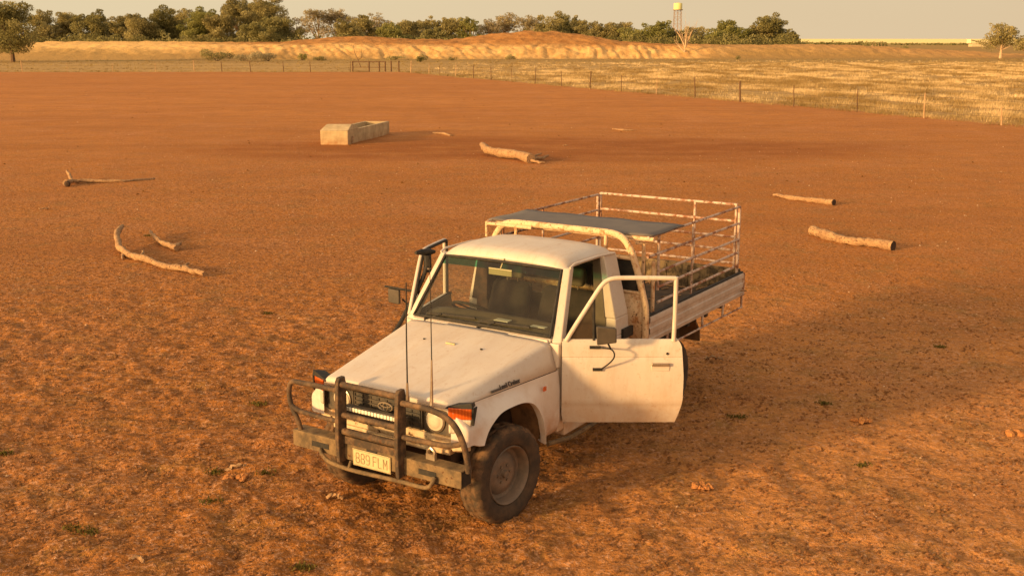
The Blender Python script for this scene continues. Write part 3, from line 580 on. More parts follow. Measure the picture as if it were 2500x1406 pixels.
stones('ground_litter', 'dark scraps of litter and low dead tufts over the distant bare ground', 420, 27, CLODD, .02, .06, None, (26, 110))
stones('pale_scraps', 'pale straw and bark scraps over the middle of the bare ground', 1500, 29, PEBM, .010, .030, None, (14, 90))
stones('dung_pellets', 'dark dung pellets scattered over the bare ground', 2600, 23, DUNG, .005, .010, None, (6.3, 45))
# ------------------------------------------------------------------ logs
def log(name, label, cat, pts, rs, z=None, forks=(), endm=False, seed=1, group='logs and sticks lying on the bare ground', nr=12):
    """pts in world metres; last end may carry a dark cut face"""
    rg = random.Random(seed); x0, y0 = pts[0][0], pts[0][1]; root = empty(name, (x0, y0, gz(x0, y0))); tag(root, label, cat, group)
    def dense(P, Rr):
        q = []; r2 = []
        for i in range(len(P)-1):
            for k in range(5):
                t = k/5; q.append([P[i][j]*(1-t)+P[i+1][j]*t+rg.uniform(-.012, .012) for j in range(3)]); r2.append((Rr[i]*(1-t)+Rr[i+1]*t)*rg.uniform(.86, 1.12))
        q.append(list(P[-1])); r2.append(Rr[-1]); return q, r2
    def knob(mb, v0):
        for i in range(v0, len(mb.v)):
            x, y, z_ = mb.v[i]; k = .008; mb.v[i] = (x+rg.uniform(-k, k), y+rg.uniform(-k, k), z_+rg.uniform(-k, k))
    P = [(p[0]-x0, p[1]-y0, (p[2] if len(p) > 2 else r*.8)) for p, r in zip(pts, rs)]; mb = MB(); q, r2 = dense(P, rs); mb.tube(q, .1, nr, rs=r2); knob(mb, 0)
    for fp, fr in forks: q, r2 = dense([(p[0]-x0, p[1]-y0, p[2]) for p in fp], fr); mb.tube(q, .05, 8, rs=r2)
    mb.build('log_body' if cat == 'log' else 'stick_body', WOOD, root, angle=60)
    if endm:
        a = Vector(P[-1]); d = (a-Vector(P[-2])).normalized(); mb = MB(); mb.tube([a+d*.002, a+d*.012], rs[-1]*.96, nr); mb.build('cut_end', ENDW, root)
    return root
G = lambda *p: gnd(*p)
log('log', 'thick weathered log with a snapped hollow end right of the trough', 'log', [gnd(1176, 374)+(.28,), gnd(1190, 383)+(.20,), gnd(1225, 388)+(.16,), gnd(1262, 392)+(.17,), gnd(1296, 400)+(.13,)], [.10, .13, .135, .13, .155], forks=[([gnd(1290, 399)+(.12,), gnd(1325, 396)+(.10,), gnd(1338, 392)+(.14,)], [.06, .05, .03]), ([gnd(1290, 399)+(.10,), gnd(1318, 402)+(.05,), gnd(1330, 402)+(.05,)], [.05, .04, .02]), ([gnd(1300, 398)+(.16,), gnd(1322, 393)+(.22,)], [.04, .02])], seed=2)
log('stick', 'short pale flat branch just right of the trough', 'stick', [gnd(1058, 327), gnd(1082, 329), gnd(1101, 333)], [.04, .05, .03], seed=3)
log('stick', 'small thin stick alone on the bare ground above the truck tray', 'stick', [gnd(1496, 316), gnd(1520, 319), gnd(1546, 319)], [.035, .04, .025], seed=4)
log('log', 'long thin branch with an upright forked stub and dark butt at far left', 'log', [gnd(160, 455)+(.09,), gnd(178, 449)+(.08,), gnd(230, 447)+(.06,), gnd(300, 446)+(.05,), gnd(378, 439)+(.04,)], [.07, .052, .046, .038, .024], forks=[([gnd(178, 449)+(.06,), gnd(170, 443)+(.19,), gnd(164, 440)+(.26,)], [.04, .05, .02])], seed=5)
o = MB(); x, y = gnd(165, 456); o.lathe([(.0, -.07), (.06, -.05), (.085, 0), (.065, .05), (0, .07)], 9, 'y', c=(x, y, .07)); o = o.build('burnt_stump', ENDW); tag(o, 'charred black stump chunk at the butt of the long thin branch', 'stump')
log('log', 'long curved pale branch rising at its left end, left of the truck', 'log', [gnd(300, 582)+(.24,), gnd(288, 596)+(.22,), gnd(290, 614)+(.10,), gnd(318, 630)+(.06,), gnd(360, 641)+(.06,), gnd(400, 655)+(.05,), gnd(455, 664)+(.06,), gnd(500, 675)+(.05,)], [.040, .056, .054, .058, .054, .050, .050, .036], forks=[([gnd(440, 664)+(.08,), gnd(462, 656)+(.10,)], [.03, .015]), ([gnd(300, 626)+(.04,), gnd(298, 634)+(.02,)], [.03, .015]), ([gnd(345, 634)+(.08,), gnd(352, 628)+(.13,)], [.025, .012])], seed=6)
log('log', 'short bent branch with a forked end beside the long curved one', 'log', [gnd(368, 575)+(.10,), gnd(378, 588)+(.08,), gnd(400, 601)+(.06,), gnd(432, 612)+(.06,)], [.026, .040, .043, .052], forks=[([gnd(425, 610)+(.06,), gnd(443, 606)+(.10,)], [.05, .03])], seed=7)
log('log', 'straight tan log lying farthest to the right, behind the other one', 'log', [gnd(1890, 480)+(.05,), gnd(1930, 488)+(.05,), gnd(1985, 495)+(.06,), gnd(2035, 502)+(.07,)], [.03, .052, .055, .075], endm=True, seed=8)
log('log', 'thick tan log with a dark sawn end right of the truck tray', 'log', [gnd(1984, 575)+(.09,), gnd(2020, 586)+(.08,), gnd(2070, 598)+(.07,), gnd(2120, 603)+(.08,), gnd(2179, 612)+(.08,)], [.095, .09, .075, .08, .095], endm=True, seed=9)
# clods and little plants
def clump(px, py, lab, kind):
    x, y = gnd(px, py); rg = np.random.default_rng(int(px)); 
    if kind == 'green':
        root = empty('weed', (x, y, gz(x, y))); tag(root, lab, 'weed', 'weeds on the bare ground'); n = 90; V = []
        for _ in range(n):
            a = rg.uniform(0, 6.28); r_ = rg.uniform(.0, .09); p = np.array([math.cos(a)*r_*1.2, math.sin(a)*r_*.8, 0]); b = rg.uniform(0, 6.28); t = p+np.array([math.cos(b)*.018, math.sin(b)*.018, rg.uniform(.004, .030)]); wv = np.array([-math.sin(b), math.cos(b), 0])*.006; V += [p-wv, p+wv, t+wv*.7, t-wv*.7]
        o = fastmesh('leaves', np.array(V), np.arange(n*4).reshape(-1, 4), L_WEED, np.repeat(rg.uniform(0, 1, n), 4)); o.parent = root
    else:
        mb = MB(); rr = random.Random(px)
        for _ in range(9 if kind == 'clod' else 5):
            cx, cy, s = rr.uniform(-.10, .10), rr.uniform(-.05, .05), rr.uniform(.02, .045); v0 = len(mb.v); mb.lathe([(0, -s*.4), (s, -s*.1), (s*.8, s*.5), (0, s*.8)], 7, c=(cx, cy, .01))
            for i in range(v0, len(mb.v)): mb.v[i] = tuple(c+rr.uniform(-.007, .007) for c in mb.v[i])
        o = mb.build('earth_clump', OCHRE if kind == 'clod' else WOOD, smooth=False); o.location = (x, y, gz(x, y)); tag(o, lab, 'earth clump', 'lumps on the bare ground')
L_WEED = leafmat('weed_leaves', (.12, .085, .022), (.15, .125, .03), (.21, .17, .05)); OCHRE = basic('ochre_earth', (.48, .21, .06), (.30, .12, .04), 30, .95)
for a in ((185, 1288, 'small green weed near the lower left corner, leftmost of two', 'green'), (215, 1300, 'yellowish weed near the lower left corner, right beside the green one', 'green'), (522, 1152, 'green weed left of the earth lump before the bull bar', 'green'), (648, 1156, 'small weed right of the earth lump before the bull bar', 'green'), (10, 1105, 'green weed at the left picture edge', 'green'), (650, 765, 'dark green weed left of the bonnet', 'green'),
          (740, 1386, 'pale weed at the bottom edge below the bull bar', 'green'), (1800, 1018, 'small weed right of the open door, low', 'green'), (2108, 1135, 'weed right of the front wheel on the open ground', 'green'), (2290, 848, 'wide dark weed patch far right of the rear wheel', 'green'), (2010, 985, 'dark weed in the shade right of the open door', 'green'), (515, 1225, 'tiny bright weed below the earth lump', 'green'),
          (362, 575, 'green weed at the tip of the short bent branch', 'green'), (630, 985, 'dark weed left of the bull bar wing', 'green'),
          (575, 1168, 'ochre earth lump on the ground left of the number plate', 'clod'), (1708, 1193, 'ochre earth lump on the ground right of the front wheel', 'clod'), (2492, 1062, 'pale earth lump at the right picture edge', 'clod'), (2105, 1032, 'low pale lumps right of the open door', 'clod'), (1380, 355, 'dark small lump far behind the cab', 'twig'), (105, 510, 'small brown lump below the long thin branch', 'twig')): clump(*a)
for i, (a, b, lab) in enumerate((((548, 1150), (610, 1142), 'crooked twig lying behind the earth lump before the bull bar'), ((800, 1218), (838, 1222), 'short pale twig on the ground under the bull bar'), ((1722, 882), (1765, 886), 'pale twig on the shaded ground behind the rear wheel'), ((320, 1372), (352, 1380), 'curved pale twig near the bottom left corner'))):
    pa, pb = gnd(*a), gnd(*b); pm = ((pa[0]+pb[0])/2, (pa[1]+pb[1])/2+.03); log('twig', lab, 'stick', [pa+(.02,), pm+(.035,), pb+(.015,)], [.012, .014, .008], seed=40+i, nr=6, group='twigs on the bare ground')

# ------------------------------------------------------------------ water trough
def trough():
    a = Vector(gnd(783, 355)).to_3d(); b = Vector(gnd(850, 355)).to_3d(); c_ = Vector(gnd(951, 328)).to_3d(); ex = (b-a).normalized(); wv = (b-a).length; ey = (c_-b); H0 = 0; L = ey.length; ey = Vector((-ex.y, ex.x, 0)) if False else ey.normalized()
    root = empty('water_trough', tuple(a)); tag(root, 'pale concrete water trough with a covered near end on the bare red ground', 'water trough'); H = .51
    def P(u, v, z): q = ex*u+ey*v; return (q.x, q.y, z)
    def slab4(mb, u0, u1, v0, v1, z0, z1, tp=0): mb.hexa([P(u0, v0, z0), P(u1, v0, z0), P(u1, v1, z0), P(u0, v1, z0), P(u0+tp, v0, z1), P(u1-tp, v0, z1), P(u1-tp, v1, z1), P(u0+tp, v1, z1)])
    mb = MB(); t = .10
    slab4(mb, 0, wv, 0, .12, 0, H); slab4(mb, 0, wv, L-.12, L, 0, H); slab4(mb, 0, t, .12, L-.12, 0, H); slab4(mb, wv-t, wv, .12, L-.12, 0, H); slab4(mb, t, wv-t, .12, L-.12, 0, .15)
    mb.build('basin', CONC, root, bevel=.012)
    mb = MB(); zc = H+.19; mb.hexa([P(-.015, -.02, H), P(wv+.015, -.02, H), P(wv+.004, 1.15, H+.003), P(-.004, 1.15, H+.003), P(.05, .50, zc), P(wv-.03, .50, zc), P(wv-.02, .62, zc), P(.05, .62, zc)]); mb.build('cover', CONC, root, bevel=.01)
    mb = MB(); mb.add([P(t, 1.1, H-.2), P(wv-t, 1.1, H-.2), P(wv-t, L-.12, H-.2), P(t, L-.12, H-.2)], [(0, 1, 2, 3)]); mb.build('water', WATERM, root)
    mb = MB(); mb.tube([P(wv+.03, .35, .05), P(wv+.05, .36, .25)], .02, 8); mb.lathe([(.03, 0), (.035, .05), (0, .06)], 10, c=P(wv+.05, .36, .24), cap=True); mb.build('valve', CHROME, root)
trough()

# ================================================================== THE TRUCK (local frame: x forward, y left, z up, origin under the front axle)
TX, TY, YAW = -.691, 8.394, -2.145
truck = empty('farm_ute', (TX, TY, 0), YAW); tag(truck, 'dusty white single cab farm ute with bull bar, open doors and a railed tray', 'utility truck')
def lerp(a, b, t): return a+(b-a)*t
def sm(t): t = max(0, min(1, t)); return t*t*(3-2*t)
# --- wheels
def wheel(x, y, side, steer=0):
    """side +1 left, -1 right"""
    C = (0, 0, 0); hub = MB(); s = side; yo = .10*s
    hub.lathe([(.0, yo*.35), (.05, yo*.35), (.055, yo*.25), (.055, -yo*.8), (0, -yo*.8)], 20, 'y'); hub.lathe([(0, yo*.62), (.028, yo*.6), (.034, yo*.3)], 14, 'y')
    h = hub.build('wheel', RIM, truck); h.location = (x, y, .378); h.rotation_euler = (0, 0, steer)
    t = MB(); Ro = .393; n = 90
    prof = [(.235, .075), (.25, .098), (.29, .112), (.33, .113), (.362, .106), (.383, .092), (Ro, .075), (Ro, .04), (Ro-.008, .028), (Ro, .016), (Ro, -.016), (Ro-.008, -.028), (Ro, -.04), (Ro, -.075), (.383, -.092), (.36, -.106), (.29, -.112), (.235, -.075)]
    V = []; N = len(prof)
    for i, (r, yy) in enumerate(prof):
        for k in range(n):
            a = 2*math.pi*k/n; rr = r
            ph = (k+(2 if yy > 0 else 0)+(1 if abs(yy) < .03 else 0)) % 4
            if r > .36 and ph == 0: rr -= .011
            V.append((rr*math.cos(a), yy, rr*math.sin(a)))
    t.add(V, [(i*n+k, i*n+(k+1) % n, (i+1)*n+(k+1) % n, (i+1)*n+k) for i in range(N-1) for k in range(n)])
    t.m = [1 if 4 <= (j//n) <= 12 else 0 for j in range(len(t.f))]
    o = t.build('tyre', [RUBBER, TREAD], h, angle=30)
    r_ = MB(); r_.lathe([(.238, yo*.86), (.232, yo*.95), (.222, yo*.86), (.212, yo*.62), (.205, yo*.05), (.175, -yo*.02), (.165, yo*.12), (.12, yo*.28), (.10, yo*.34), (.085, yo*.30), (.05, yo*.30)], 40, 'y')
    r_.lathe([(.238, yo*.86), (.232, -yo*.8)], 40, 'y')
    for k in range(6):
        a = k*math.pi/3; r_.lathe([(.010, yo*.25), (.010, yo*.42), (0, yo*.44)], 8, 'y', c=(.07*math.cos(a), 0, .07*math.sin(a)))
    r_.build('rim', RIM, h)
    return h
wheel(-.03, .70, 1, R(-7)); wheel(-.03, -.70, -1, R(-7)); wheel(-3.0, .70, 1); wheel(-3.0, -.70, -1)
# --- chassis
mb = MB()
for s in (-1, 1): mb.box(-4.4, .58, s*.40-.035, s*.40+.035, .50, .64)
for x in (-4.3, -3.4, -2.5, -1.6, -.7, .3): mb.box(x-.03, x+.03, -.364, .364, .53, .61)
mb.build('chassis', DARK, truck)
for x in (-.03, -3.0):
    mb = MB(); mb.tube([(x, -.58, .378), (x, .58, .378)], .045, 12); mb.lathe([(.06, -.13), (.14, -.05), (.14, .05), (.06, .13)], 16, 'y', c=(x, .10 if x > -1 else 0, .378))
    for s in (-1, 1): mb.box(x-.55, x+.55, s*.46-.03, s*.46+.03, .42, .455)
    mb.build('axle', DARK, truck)
mb = MB(); mb.box(-.68, .36, -.50, .50, .52, .98); mb.build('engine', DARK, truck)
# --- hood
def hood_sec(t):    # t 0 front .. 1 rear ; returns x, half profile
    x = lerp(.50, -.725, t); w = lerp(.585, .705, t); ze = lerp(1.088, 1.266, t); zc = lerp(1.104, 1.292, t); yg = lerp(.655, .790, t); zg = 1.05
    P = [(0, zc), (w*.30, zc-.002), (w*.42, zc-.003), (w*.46, zc-.009), (w*.78, lerp(zc, ze, .45)), (w*.94, lerp(zc, ze, .72)), (w, ze), (w+.022, ze-.022), (lerp(w+.022, yg, .5), lerp(ze-.022, zg, .55)), (yg, zg)]
    return x, P
mb = MB(); rows = []
for i, (dx, dz, kk) in enumerate(((.012, -.078, 1), (.026, -.062, 1), (.028, -.035, .9), (.018, -.012, .5))):   # rolled front lip
    x, P = hood_sec(0); rows.append([(x+dx, y*.995, max(z+dz, 1.01) if kk == 1 else z+dz*kk) for y, z in P])
for i in range(25): x, P = hood_sec(i/24); rows.append([(x, y, z) for y, z in P])
full = [[(x, -y, z) for (x, y, z) in r[:0:-1]]+list(r) for r in rows]; mb.grid(full); hood = mb.build('bonnet', PAINT, truck, angle=60, solid=.012)
mb = MB()
for s in (-1, 1): mb.lathe([(.011, 0), (.011, .008), (0, .010)], 10, c=(-.365, s*.29, 1.232), cap=True)
mb.build('washer_nozzle', SEAL, hood)
mb = MB(); mb.box(-.36, -.345, -.055, .035, 1.236, 1.2475); mb.build('bonnet_mark', PLATEM, hood)
# --- front wings with arch
AX, AZ, AW, AH = -.04, .45, .43, .49
def archz(x):
    d = abs(x-AX)/AW
    return AZ+AH*(1-d**2.7)**(1/2.7) if d < 1 else None
for s in (-1, 1):
    mb = MB(); xs = sorted(set([round(v, 4) for v in np.linspace(-.745, .50, 50)]+[AX+AW*.999, AX-AW*.999, AX-AW*1.001, AX+AW*1.001])); rows = []
    for x in xs:
        t = (.50-x)/1.245; yt = lerp(.655, .792, t); yb = lerp(.775, .808, sm(t*1.5)); za = archz(x); arch = za is not None
        bot = (max(za, .745+.03*sm((x-.36)/.1)) if x > AX else za) if arch else (.52 if x < AX else .745+.03*sm((x-.36)/.1)); row = []
        for j in range(11):
            v = j/10; z = lerp(1.044, bot, v); yy = lerp(yt, yb, sm(min(1, (1.044-z)/.16)))
            fl = max(0, 1-(math.hypot(x-AX, (z-AZ)*.92)-AW)/.11); fl = min(1, fl) if z > .5 else 0; yy += .042*sm(fl)
            if z < .62 and not arch: yy -= .03*sm((.62-z)/.12)
            row.append((x, s*yy, z))
        l_ = row[-1]; row.append((l_[0], l_[1]-s*.012, l_[2]-.006)); row.append((l_[0], l_[1]-s*.055, l_[2]+.004)); rows.append(row)
    last = rows[-1]; rows.append([(p[0]+.018, p[1]-s*.018, p[2]) for p in last]); rows.append([(p[0]+.022, s*.625 if abs(p[1]) > .625 else p[1], p[2]) for p in last])
    mb.grid(rows); wing = mb.build('front_wing', MUDP, truck, angle=50)
    mb = MB(); pts = []   # wheel housing
    for k in range(17):
        a = math.pi*k/16; xx = AX+(AW+.03)*math.copysign(abs(math.cos(a))**.75, math.cos(a)); zz = AZ+(AH+.01)*abs(math.sin(a))**.75; pts.append((xx, max(zz, .76) if xx > AX else zz))
    mb.grid([[(x, s*.51, z) for x, z in pts], [(x, s*(.77 if x < AX else .74), z) for x, z in pts]]); mb.build('wheel_housing', basic('dusty_inner_guard', (.30, .16, .07), (.12, .07, .035), 7, .95), wing)
    # side marker
    mb = MB(); mb.box(-.512, -.478, 0, .012, .940, .975); 
    for i in range(len(mb.v)): x, y, z = mb.v[i]; mb.v[i] = (x*1.0, s*(.810+y), z)
    mb.build('side_marker', AMBER, wing)
    if s == 1:
        cu = bpy.data.curves.new('t', 'FONT'); cu.body = 'Land Cruiser'; cu.size = .054; cu.extrude = .003; cu.offset = .0012; cu.align_x = 'LEFT'; to = bpy.data.objects.new('t', cu); COL.objects.link(to)
        bpy.context.view_layer.update(); me = bpy.data.meshes.new_from_object(to.evaluated_get(bpy.context.evaluated_depsgraph_get())); bpy.data.objects.remove(to)
        bo = bpy.data.objects.new('badge_lettering', me); COL.objects.link(bo); me.materials.clear(); me.materials.append(BADGE); bo.parent = wing
        bo.rotation_euler = (math.pi/2-.48, 0, math.pi-.11); bo.location = (-.01, .712, 1.064); bo.scale = (.86, 1, 1)
        # a dark bar leads the lettering
        mb = MB(); mb.hexa([(.10, .698, 1.064), (-.005, .708, 1.064), (-.005, .716, 1.064), (.10, .706, 1.064), (.10, .690, 1.078), (-.005, .700, 1.078), (-.005, .709, 1.078), (.10, .699, 1.078)]); mb.build('badge_bar', BADGE, wing)
# --- front panel, grille, lamps
mb = MB(); mb.box(.40, .475, -.575, .575, .655, .70); mb.box(.40, .480, -.60, .60, .745, .800); mb.box(.38, .462, -.60, .60, .70, 1.03); mb.hexa([(.40, .60, .66), (.48, .60, .70), (.46, .72, .72), (.40, .72, .70), (.40, .60, .80), (.48, .60, .80), (.46, .72, .82), (.40, .72, .82)]); mb.hexa([(.40, -.60, .66), (.48, -.60, .70), (.46, -.72, .72), (.40, -.72, .70), (.40, -.60, .80), (.48, -.60, .80), (.46, -.72, .82), (.40, -.72, .82)])
fp = mb.build('front_panel', FPM, truck, bevel=.008)
for y0, y1 in ((-.30, -.21), (-.19, -.10), (-.04, .05), (.07, .16)): mb = MB(); mb.box(.478, .484, y0, y1, .752, .792); mb.build('air_slot', SEAL, fp)
mb = MB(); mb.box(.463, .490, -.335, .335, .812, 1.028); gr = mb.build('grille', PLASTIC, truck, bevel=.006); mb = MB()
for k in range(6): z = .83+k*.034; mb.box(.490, .502, -.32, .32, z, z+.010)
for k in range(9): y = -.32+k*.08; mb.box(.490, .498, y-.003, y+.003, .815, 1.02)
mb.build('grille_bar', PLASTIC, gr)
mb = MB(); el = lambda ry, rz, n=26: [(.514, ry*math.cos(2*math.pi*k/n), .945+rz*math.sin(2*math.pi*k/n)) for k in range(n)]
mb.tube(el(.068, .034), .0055, 6, closed=True); mb.tube([(p[0], p[1]*1, p[2]) for p in el(.022, .032)], .004, 6, closed=True); mb.tube([(p[0], p[1], .945+.014+(p[2]-.945)*.45) for p in el(.052, .034)], .004, 6, closed=True); mb.build('emblem', CHROME, gr)
for s in (-1, 1):
    mb = MB(); mb.box(.463, .484, *sorted((s*.345, s*.622)), .808, 1.040); bz = mb.build('headlight_surround', PLASTIC, truck, bevel=.008)
    mb = MB(); mb.lathe([(.092, .480), (.092, .497), (.084, .500)], 28, 'x', c=(0, s*.458, .918)); mb.build('headlight_ring', CHROME, bz)
    mb = MB(); mb.lathe([(.085, .490), (.078, .502), (.05, .512), (.02, .516), (.001, .517)], 28, 'x', c=(0, s*.458, .918)); mb.build('headlight', HEADGLASS, bz)
    # corner lamp
    def cl(u, z, dx=0): return (.541-.060*u-.02*u*u+dx, s*(.615+u*.158), z)
    mb = MB(); n = 8; top = []; 
    mb.grid([[cl(k/n, z) for k in range(n+1)] for z in (1.058, 1.045, .98, .972)]); lp = mb.build('corner_lamp', AMBER, truck, solid=.02, bevel=.004)
    mb = MB(); rows = []
    for j in range(7):
        z = lerp(.970, .862, j/6); wv = math.sqrt(max(0.02, 1-(j/6)**2.2)); rows.append([cl(k/n*wv+.02, z) for k in range(n+1)])
    mb.grid(rows); mb.build('corner_lens', CLEAR, lp, solid=.015)
    mb = MB(); mb.hexa([(.40, s*.585, 1.040), (.540, s*.585, 1.050), (.474, s*.782, 1.060), (.36, s*.735, 1.048), (.42, s*.60, 1.062), (.530, s*.60, 1.066), (.470, s*.775, 1.102), (.38, s*.740, 1.080)]); mb.hexa([(.44, s*.768, .93), (.468, s*.774, .93), (.462, s*.788, .93), (.44, s*.780, .93), (.40, s*.768, 1.06), (.470, s*.776, 1.06), (.464, s*.790, 1.06), (.40, s*.780, 1.06)]); mb.build('lamp_trim', SEAL, lp)
# light bar
mb = MB(); mb.box(.575, .625, -.315, .275, .858, .935); lb = mb.build('light_bar', PLASTIC, truck, bevel=.005); mb = MB()
for k in range(18): y = -.30+k*.0312; mb.box(.625, .632, y+.002, y+.028, .896, .926)
mb.build('led_row', LEDM, lb, bevel=.003)
# --- bull bar
bb = MB(); UP = []
for y in (-.29, .29):
    v = [(.745, .505), (.755, .70), (.745, 1.0), (.735, 1.150), (.715, 1.182), (.655, 1.182), (.640, 1.12), (.650, .80), (.66, .505)]
    UP.append((y, v))
bb.tube([(.70, -.285, 1.128), (.70, .285, 1.128)], .024, 12); bar = bb.build('bull_bar', BULL, truck)
for y, v in UP:
    bb = MB(); bb.slab([(x, y-.018, z) for x, z in v], (0, .036, 0)); bb.build('upright', BULL, bar, bevel=.006)
def rnd(P, n=5, closed=False):  # Catmull-Rom
    P = [Vector(p) for p in P]; out = []
    for i in range(len(P)-1):
        a, b, c, d = P[max(i-1, 0)], P[i], P[i+1], P[min(i+2, len(P)-1)]
        for k in range(n):
            t = k/n; out.append(.5*((2*b)+(c-a)*t+(2*a-5*b+4*c-d)*t*t+(3*b-a-3*c+d)*t**3))
    out.append(P[-1]); return out
for z, r in ((.885, .023), (.755, .028)):
    mb = MB(); mb.tube([(.70, -.285, z), (.70, .285, z)], r, 12)
    if z < .8: mb.box(.66, .70, -.272, .272, .655, .715)
    mb.build('cross_tube', BULL, bar)
mb = MB(); mb.tube(rnd([(.70, .29, 1.085), (.70, .42, 1.087), (.70, .55, 1.085), (.695, .66, 1.065), (.69, .74, 1.03), (.685, .80, .97), (.68, .85, .87), (.67, .872, .76), (.66, .88, .655)]), .023, 12); mb.tube(rnd([(.70, .29, .822), (.70, .50, .826), (.695, .70, .835), (.685, .79, .855), (.682, .845, .878)]), .021, 12); mb.build('outer_loop', BULL, bar)
mb = MB(); mb.tube(rnd([(.70, -.29, 1.072), (.67, -.447, 1.060), (.66, -.70, 1.050), (.66, -.82, 1.043), (.66, -.858, .99), (.66, -.862, .90), (.66, -.835, .82), (.66, -.785, .735), (.655, -.76, .655)]), .021, 12); mb.tube(rnd([(.70, -.29, .822), (.68, -.424, .812), (.665, -.69, .810), (.66, -.79, .818), (.66, -.85, .85)]), .019, 12); mb.build('outer_loop', BULL, bar)
# bumper channel: open section with end faces
mb = MB(); mb.box(.672, .684, -.82, .83, .520, .655); mb.box(.555, .672, -.82, .83, .643, .655); mb.box(.555, .672, -.82, .83, .520, .532); mb.box(.555, .567, -.82, .83, .532, .643)
bp_ = mb.build('bumper', BUMP, truck, bevel=.004)
for a, b in ((.445, .605), (-.615, -.44)): mb = MB(); mb.box(.684, .688, a, b, .560, .602); mb.build('bumper_recess', SEAL, bp_)
mb = MB(); mb.box(.57, .67, .826, .834, .534, .641); mb.build('bumper_end', SEAL, bp_)
mb = MB(); mb.tube(rnd([(.70, -.52, .555), (.72, -.47, .515), (.73, -.38, .482), (.73, -.18, .466), (.73, .10, .474), (.73, .33, .482), (.73, .50, .482), (.728, .57, .498), (.715, .60, .545), (.70, .602, .57)]), .0165, 10)
for y in (-.20, .28): mb.tube([(.70, y, .525), (.728, y, .478)], .012, 8)
mb.build('nudge_tube', BUMP, bp_)
mb = MB(); mb.tube([(.60, .47, .66), (.60, .47, .72), (.60, .50, .745), (.60, .53, .72), (.60, .53, .66)], .014, 8); mb.box(.585, .615, .46, .54, .655, .70); mb.build('tow_bracket', CHROME, bp_)
# number plate
mb = MB(); mb.box(.690, .696, -.186, .186, .497, .631); pl = mb.build('number_plate', PLATEM, truck, bevel=.002); mb = MB(); mb.tube([(.697, -.180, .503), (.697, .180, .503), (.697, .180, .625), (.697, -.180, .625)], .0015, 4, closed=True); mb.build('plate_edge', INK, pl)
mb = MB(); mb.box(.684, .690, -.05, .05, .60, .66); mb.build('plate_bracket', SEAL, pl)
def stroke_text(txt, h, wch, gap, th):
    G_ = {'8': [[(.25, .5), (.05, .62), (.05, .88), (.25, 1), (.75, 1), (.95, .88), (.95, .62), (.75, .5), (.25, .5), (0, .36), (0, .12), (.25, 0), (.75, 0), (1, .12), (1, .36), (.75, .5)]],
          '9': [[(1, .62), (.75, .45), (.25, .45), (0, .6), (0, .85), (.25, 1), (.75, 1), (1, .85), (1, .3), (.8, .05), (.3, 0), (.08, .1)]], 'F': [[(0, 0), (0, 1), (.95, 1)], [(0, .52), (.75, .52)]], 'L': [[(0, 1), (0, 0), (.9, 0)]], 'M': [[(0, 0), (0, 1), (.5, .35), (1, 1), (1, 0)]], ' ': []}
    mb = MB(); x = 0
    for ch in txt:
        for st in G_[ch]:
            for (a, b) in zip(st, st[1:]): mb.bar((0, x+a[0]*wch, a[1]*h), (0, x+b[0]*wch, b[1]*h), .003, th, up=(1, 0, 0)) if False else mb.tube([(0, x+a[0]*wch, a[1]*h), (0, x+b[0]*wch, b[1]*h)], th/2, 6)
        x += wch+gap if ch != ' ' else wch*.55
    return mb, x-gap
mb, tw = stroke_text('889 FLM', .078, .034, .0165, .0075)
mb.v = [(v[0]*.3+.697, v[1]-tw/2, v[2]+.525) for v in mb.v]; mb.build('plate_lettering', INK, pl)
# antennas
mb = MB(); mb.tube([(.66, .335, 1.09), (.66, .335, 1.13)], .016, 8); mb.tube([(.66, .335, 1.12), (.66, .336, 1.235)], .009, 8, rs=[.013, .008]); an = mb.build('antenna_base', CHROME, truck); mb = MB(); mb.tube([(.66, .336, 1.22), (.66, .338, 1.6), (.655, .342, 1.985)], .005, 6, rs=[.0062, .0055, .0048]); mb.build('antenna', SEAL, an)
mb = MB(); mb.tube([(.66, .553, 1.075), (.655, .553, 1.14), (.65, .553, 1.26), (.645, .552, 1.44)], .01, 8, rs=[.020, .013, .010, .006]); an = mb.build('antenna_base', CHROME, truck); mb = MB(); mb.tube([(.645, .552, 1.42), (.64, .548, 1.8), (.62, .53, 2.17)], .004, 6, rs=[.0048, .0036, .0026]); mb.build('antenna', SEAL, an)
# --- cab shell
cab = MB(); rows = []
for (x, dz, k) in ((-1.118, -.096, 1), (-1.125, -.070, 1), (-1.145, -.040, .985), (-1.185, -.018, .97), (-1.26, -.004, .96), (-1.45, 0, .96), (-1.70, -.001, .965), (-1.88, -.010, .97), (-1.945, -.028, .98), (-1.970, -.060, .99), (-1.978, -.11, 1)):
    zc = 1.908+dz; hp = [(0, zc), (.20, zc-.002), (.40, zc-.008), (.52, zc-.018), (.59, zc-.036), (.635, zc-.064), (.662, zc-.098)]
    if dz < -.05: hp = [(y, max(z, 1.797) if x > -1.5 else z) for y, z in hp]
    lim = 1.796
    hp = [(y*k, max(z, lim-.002)) for y, z in hp]
    rows.append([(x, -y, z) for y, z in hp[:0:-1]]+[(x, y, z) for y, z in hp])
cab.grid(rows); roof = cab.build('roof', PAINT, truck, angle=60, solid=.02)
mb = MB(); mb.box(-1.90, -1.20, -.54, .54, 1.812, 1.820); mb.build('headlining', HEADL, roof)
for s in (-1, 1): mb = MB(); mb.tube([(-1.13, s*.672, 1.815), (-1.20, s*.674, 1.838), (-1.60, s*.676, 1.838), (-1.93, s*.672, 1.815)], .011, 6); mb.build('roof_gutter', PAINT, roof)
cb = MB()
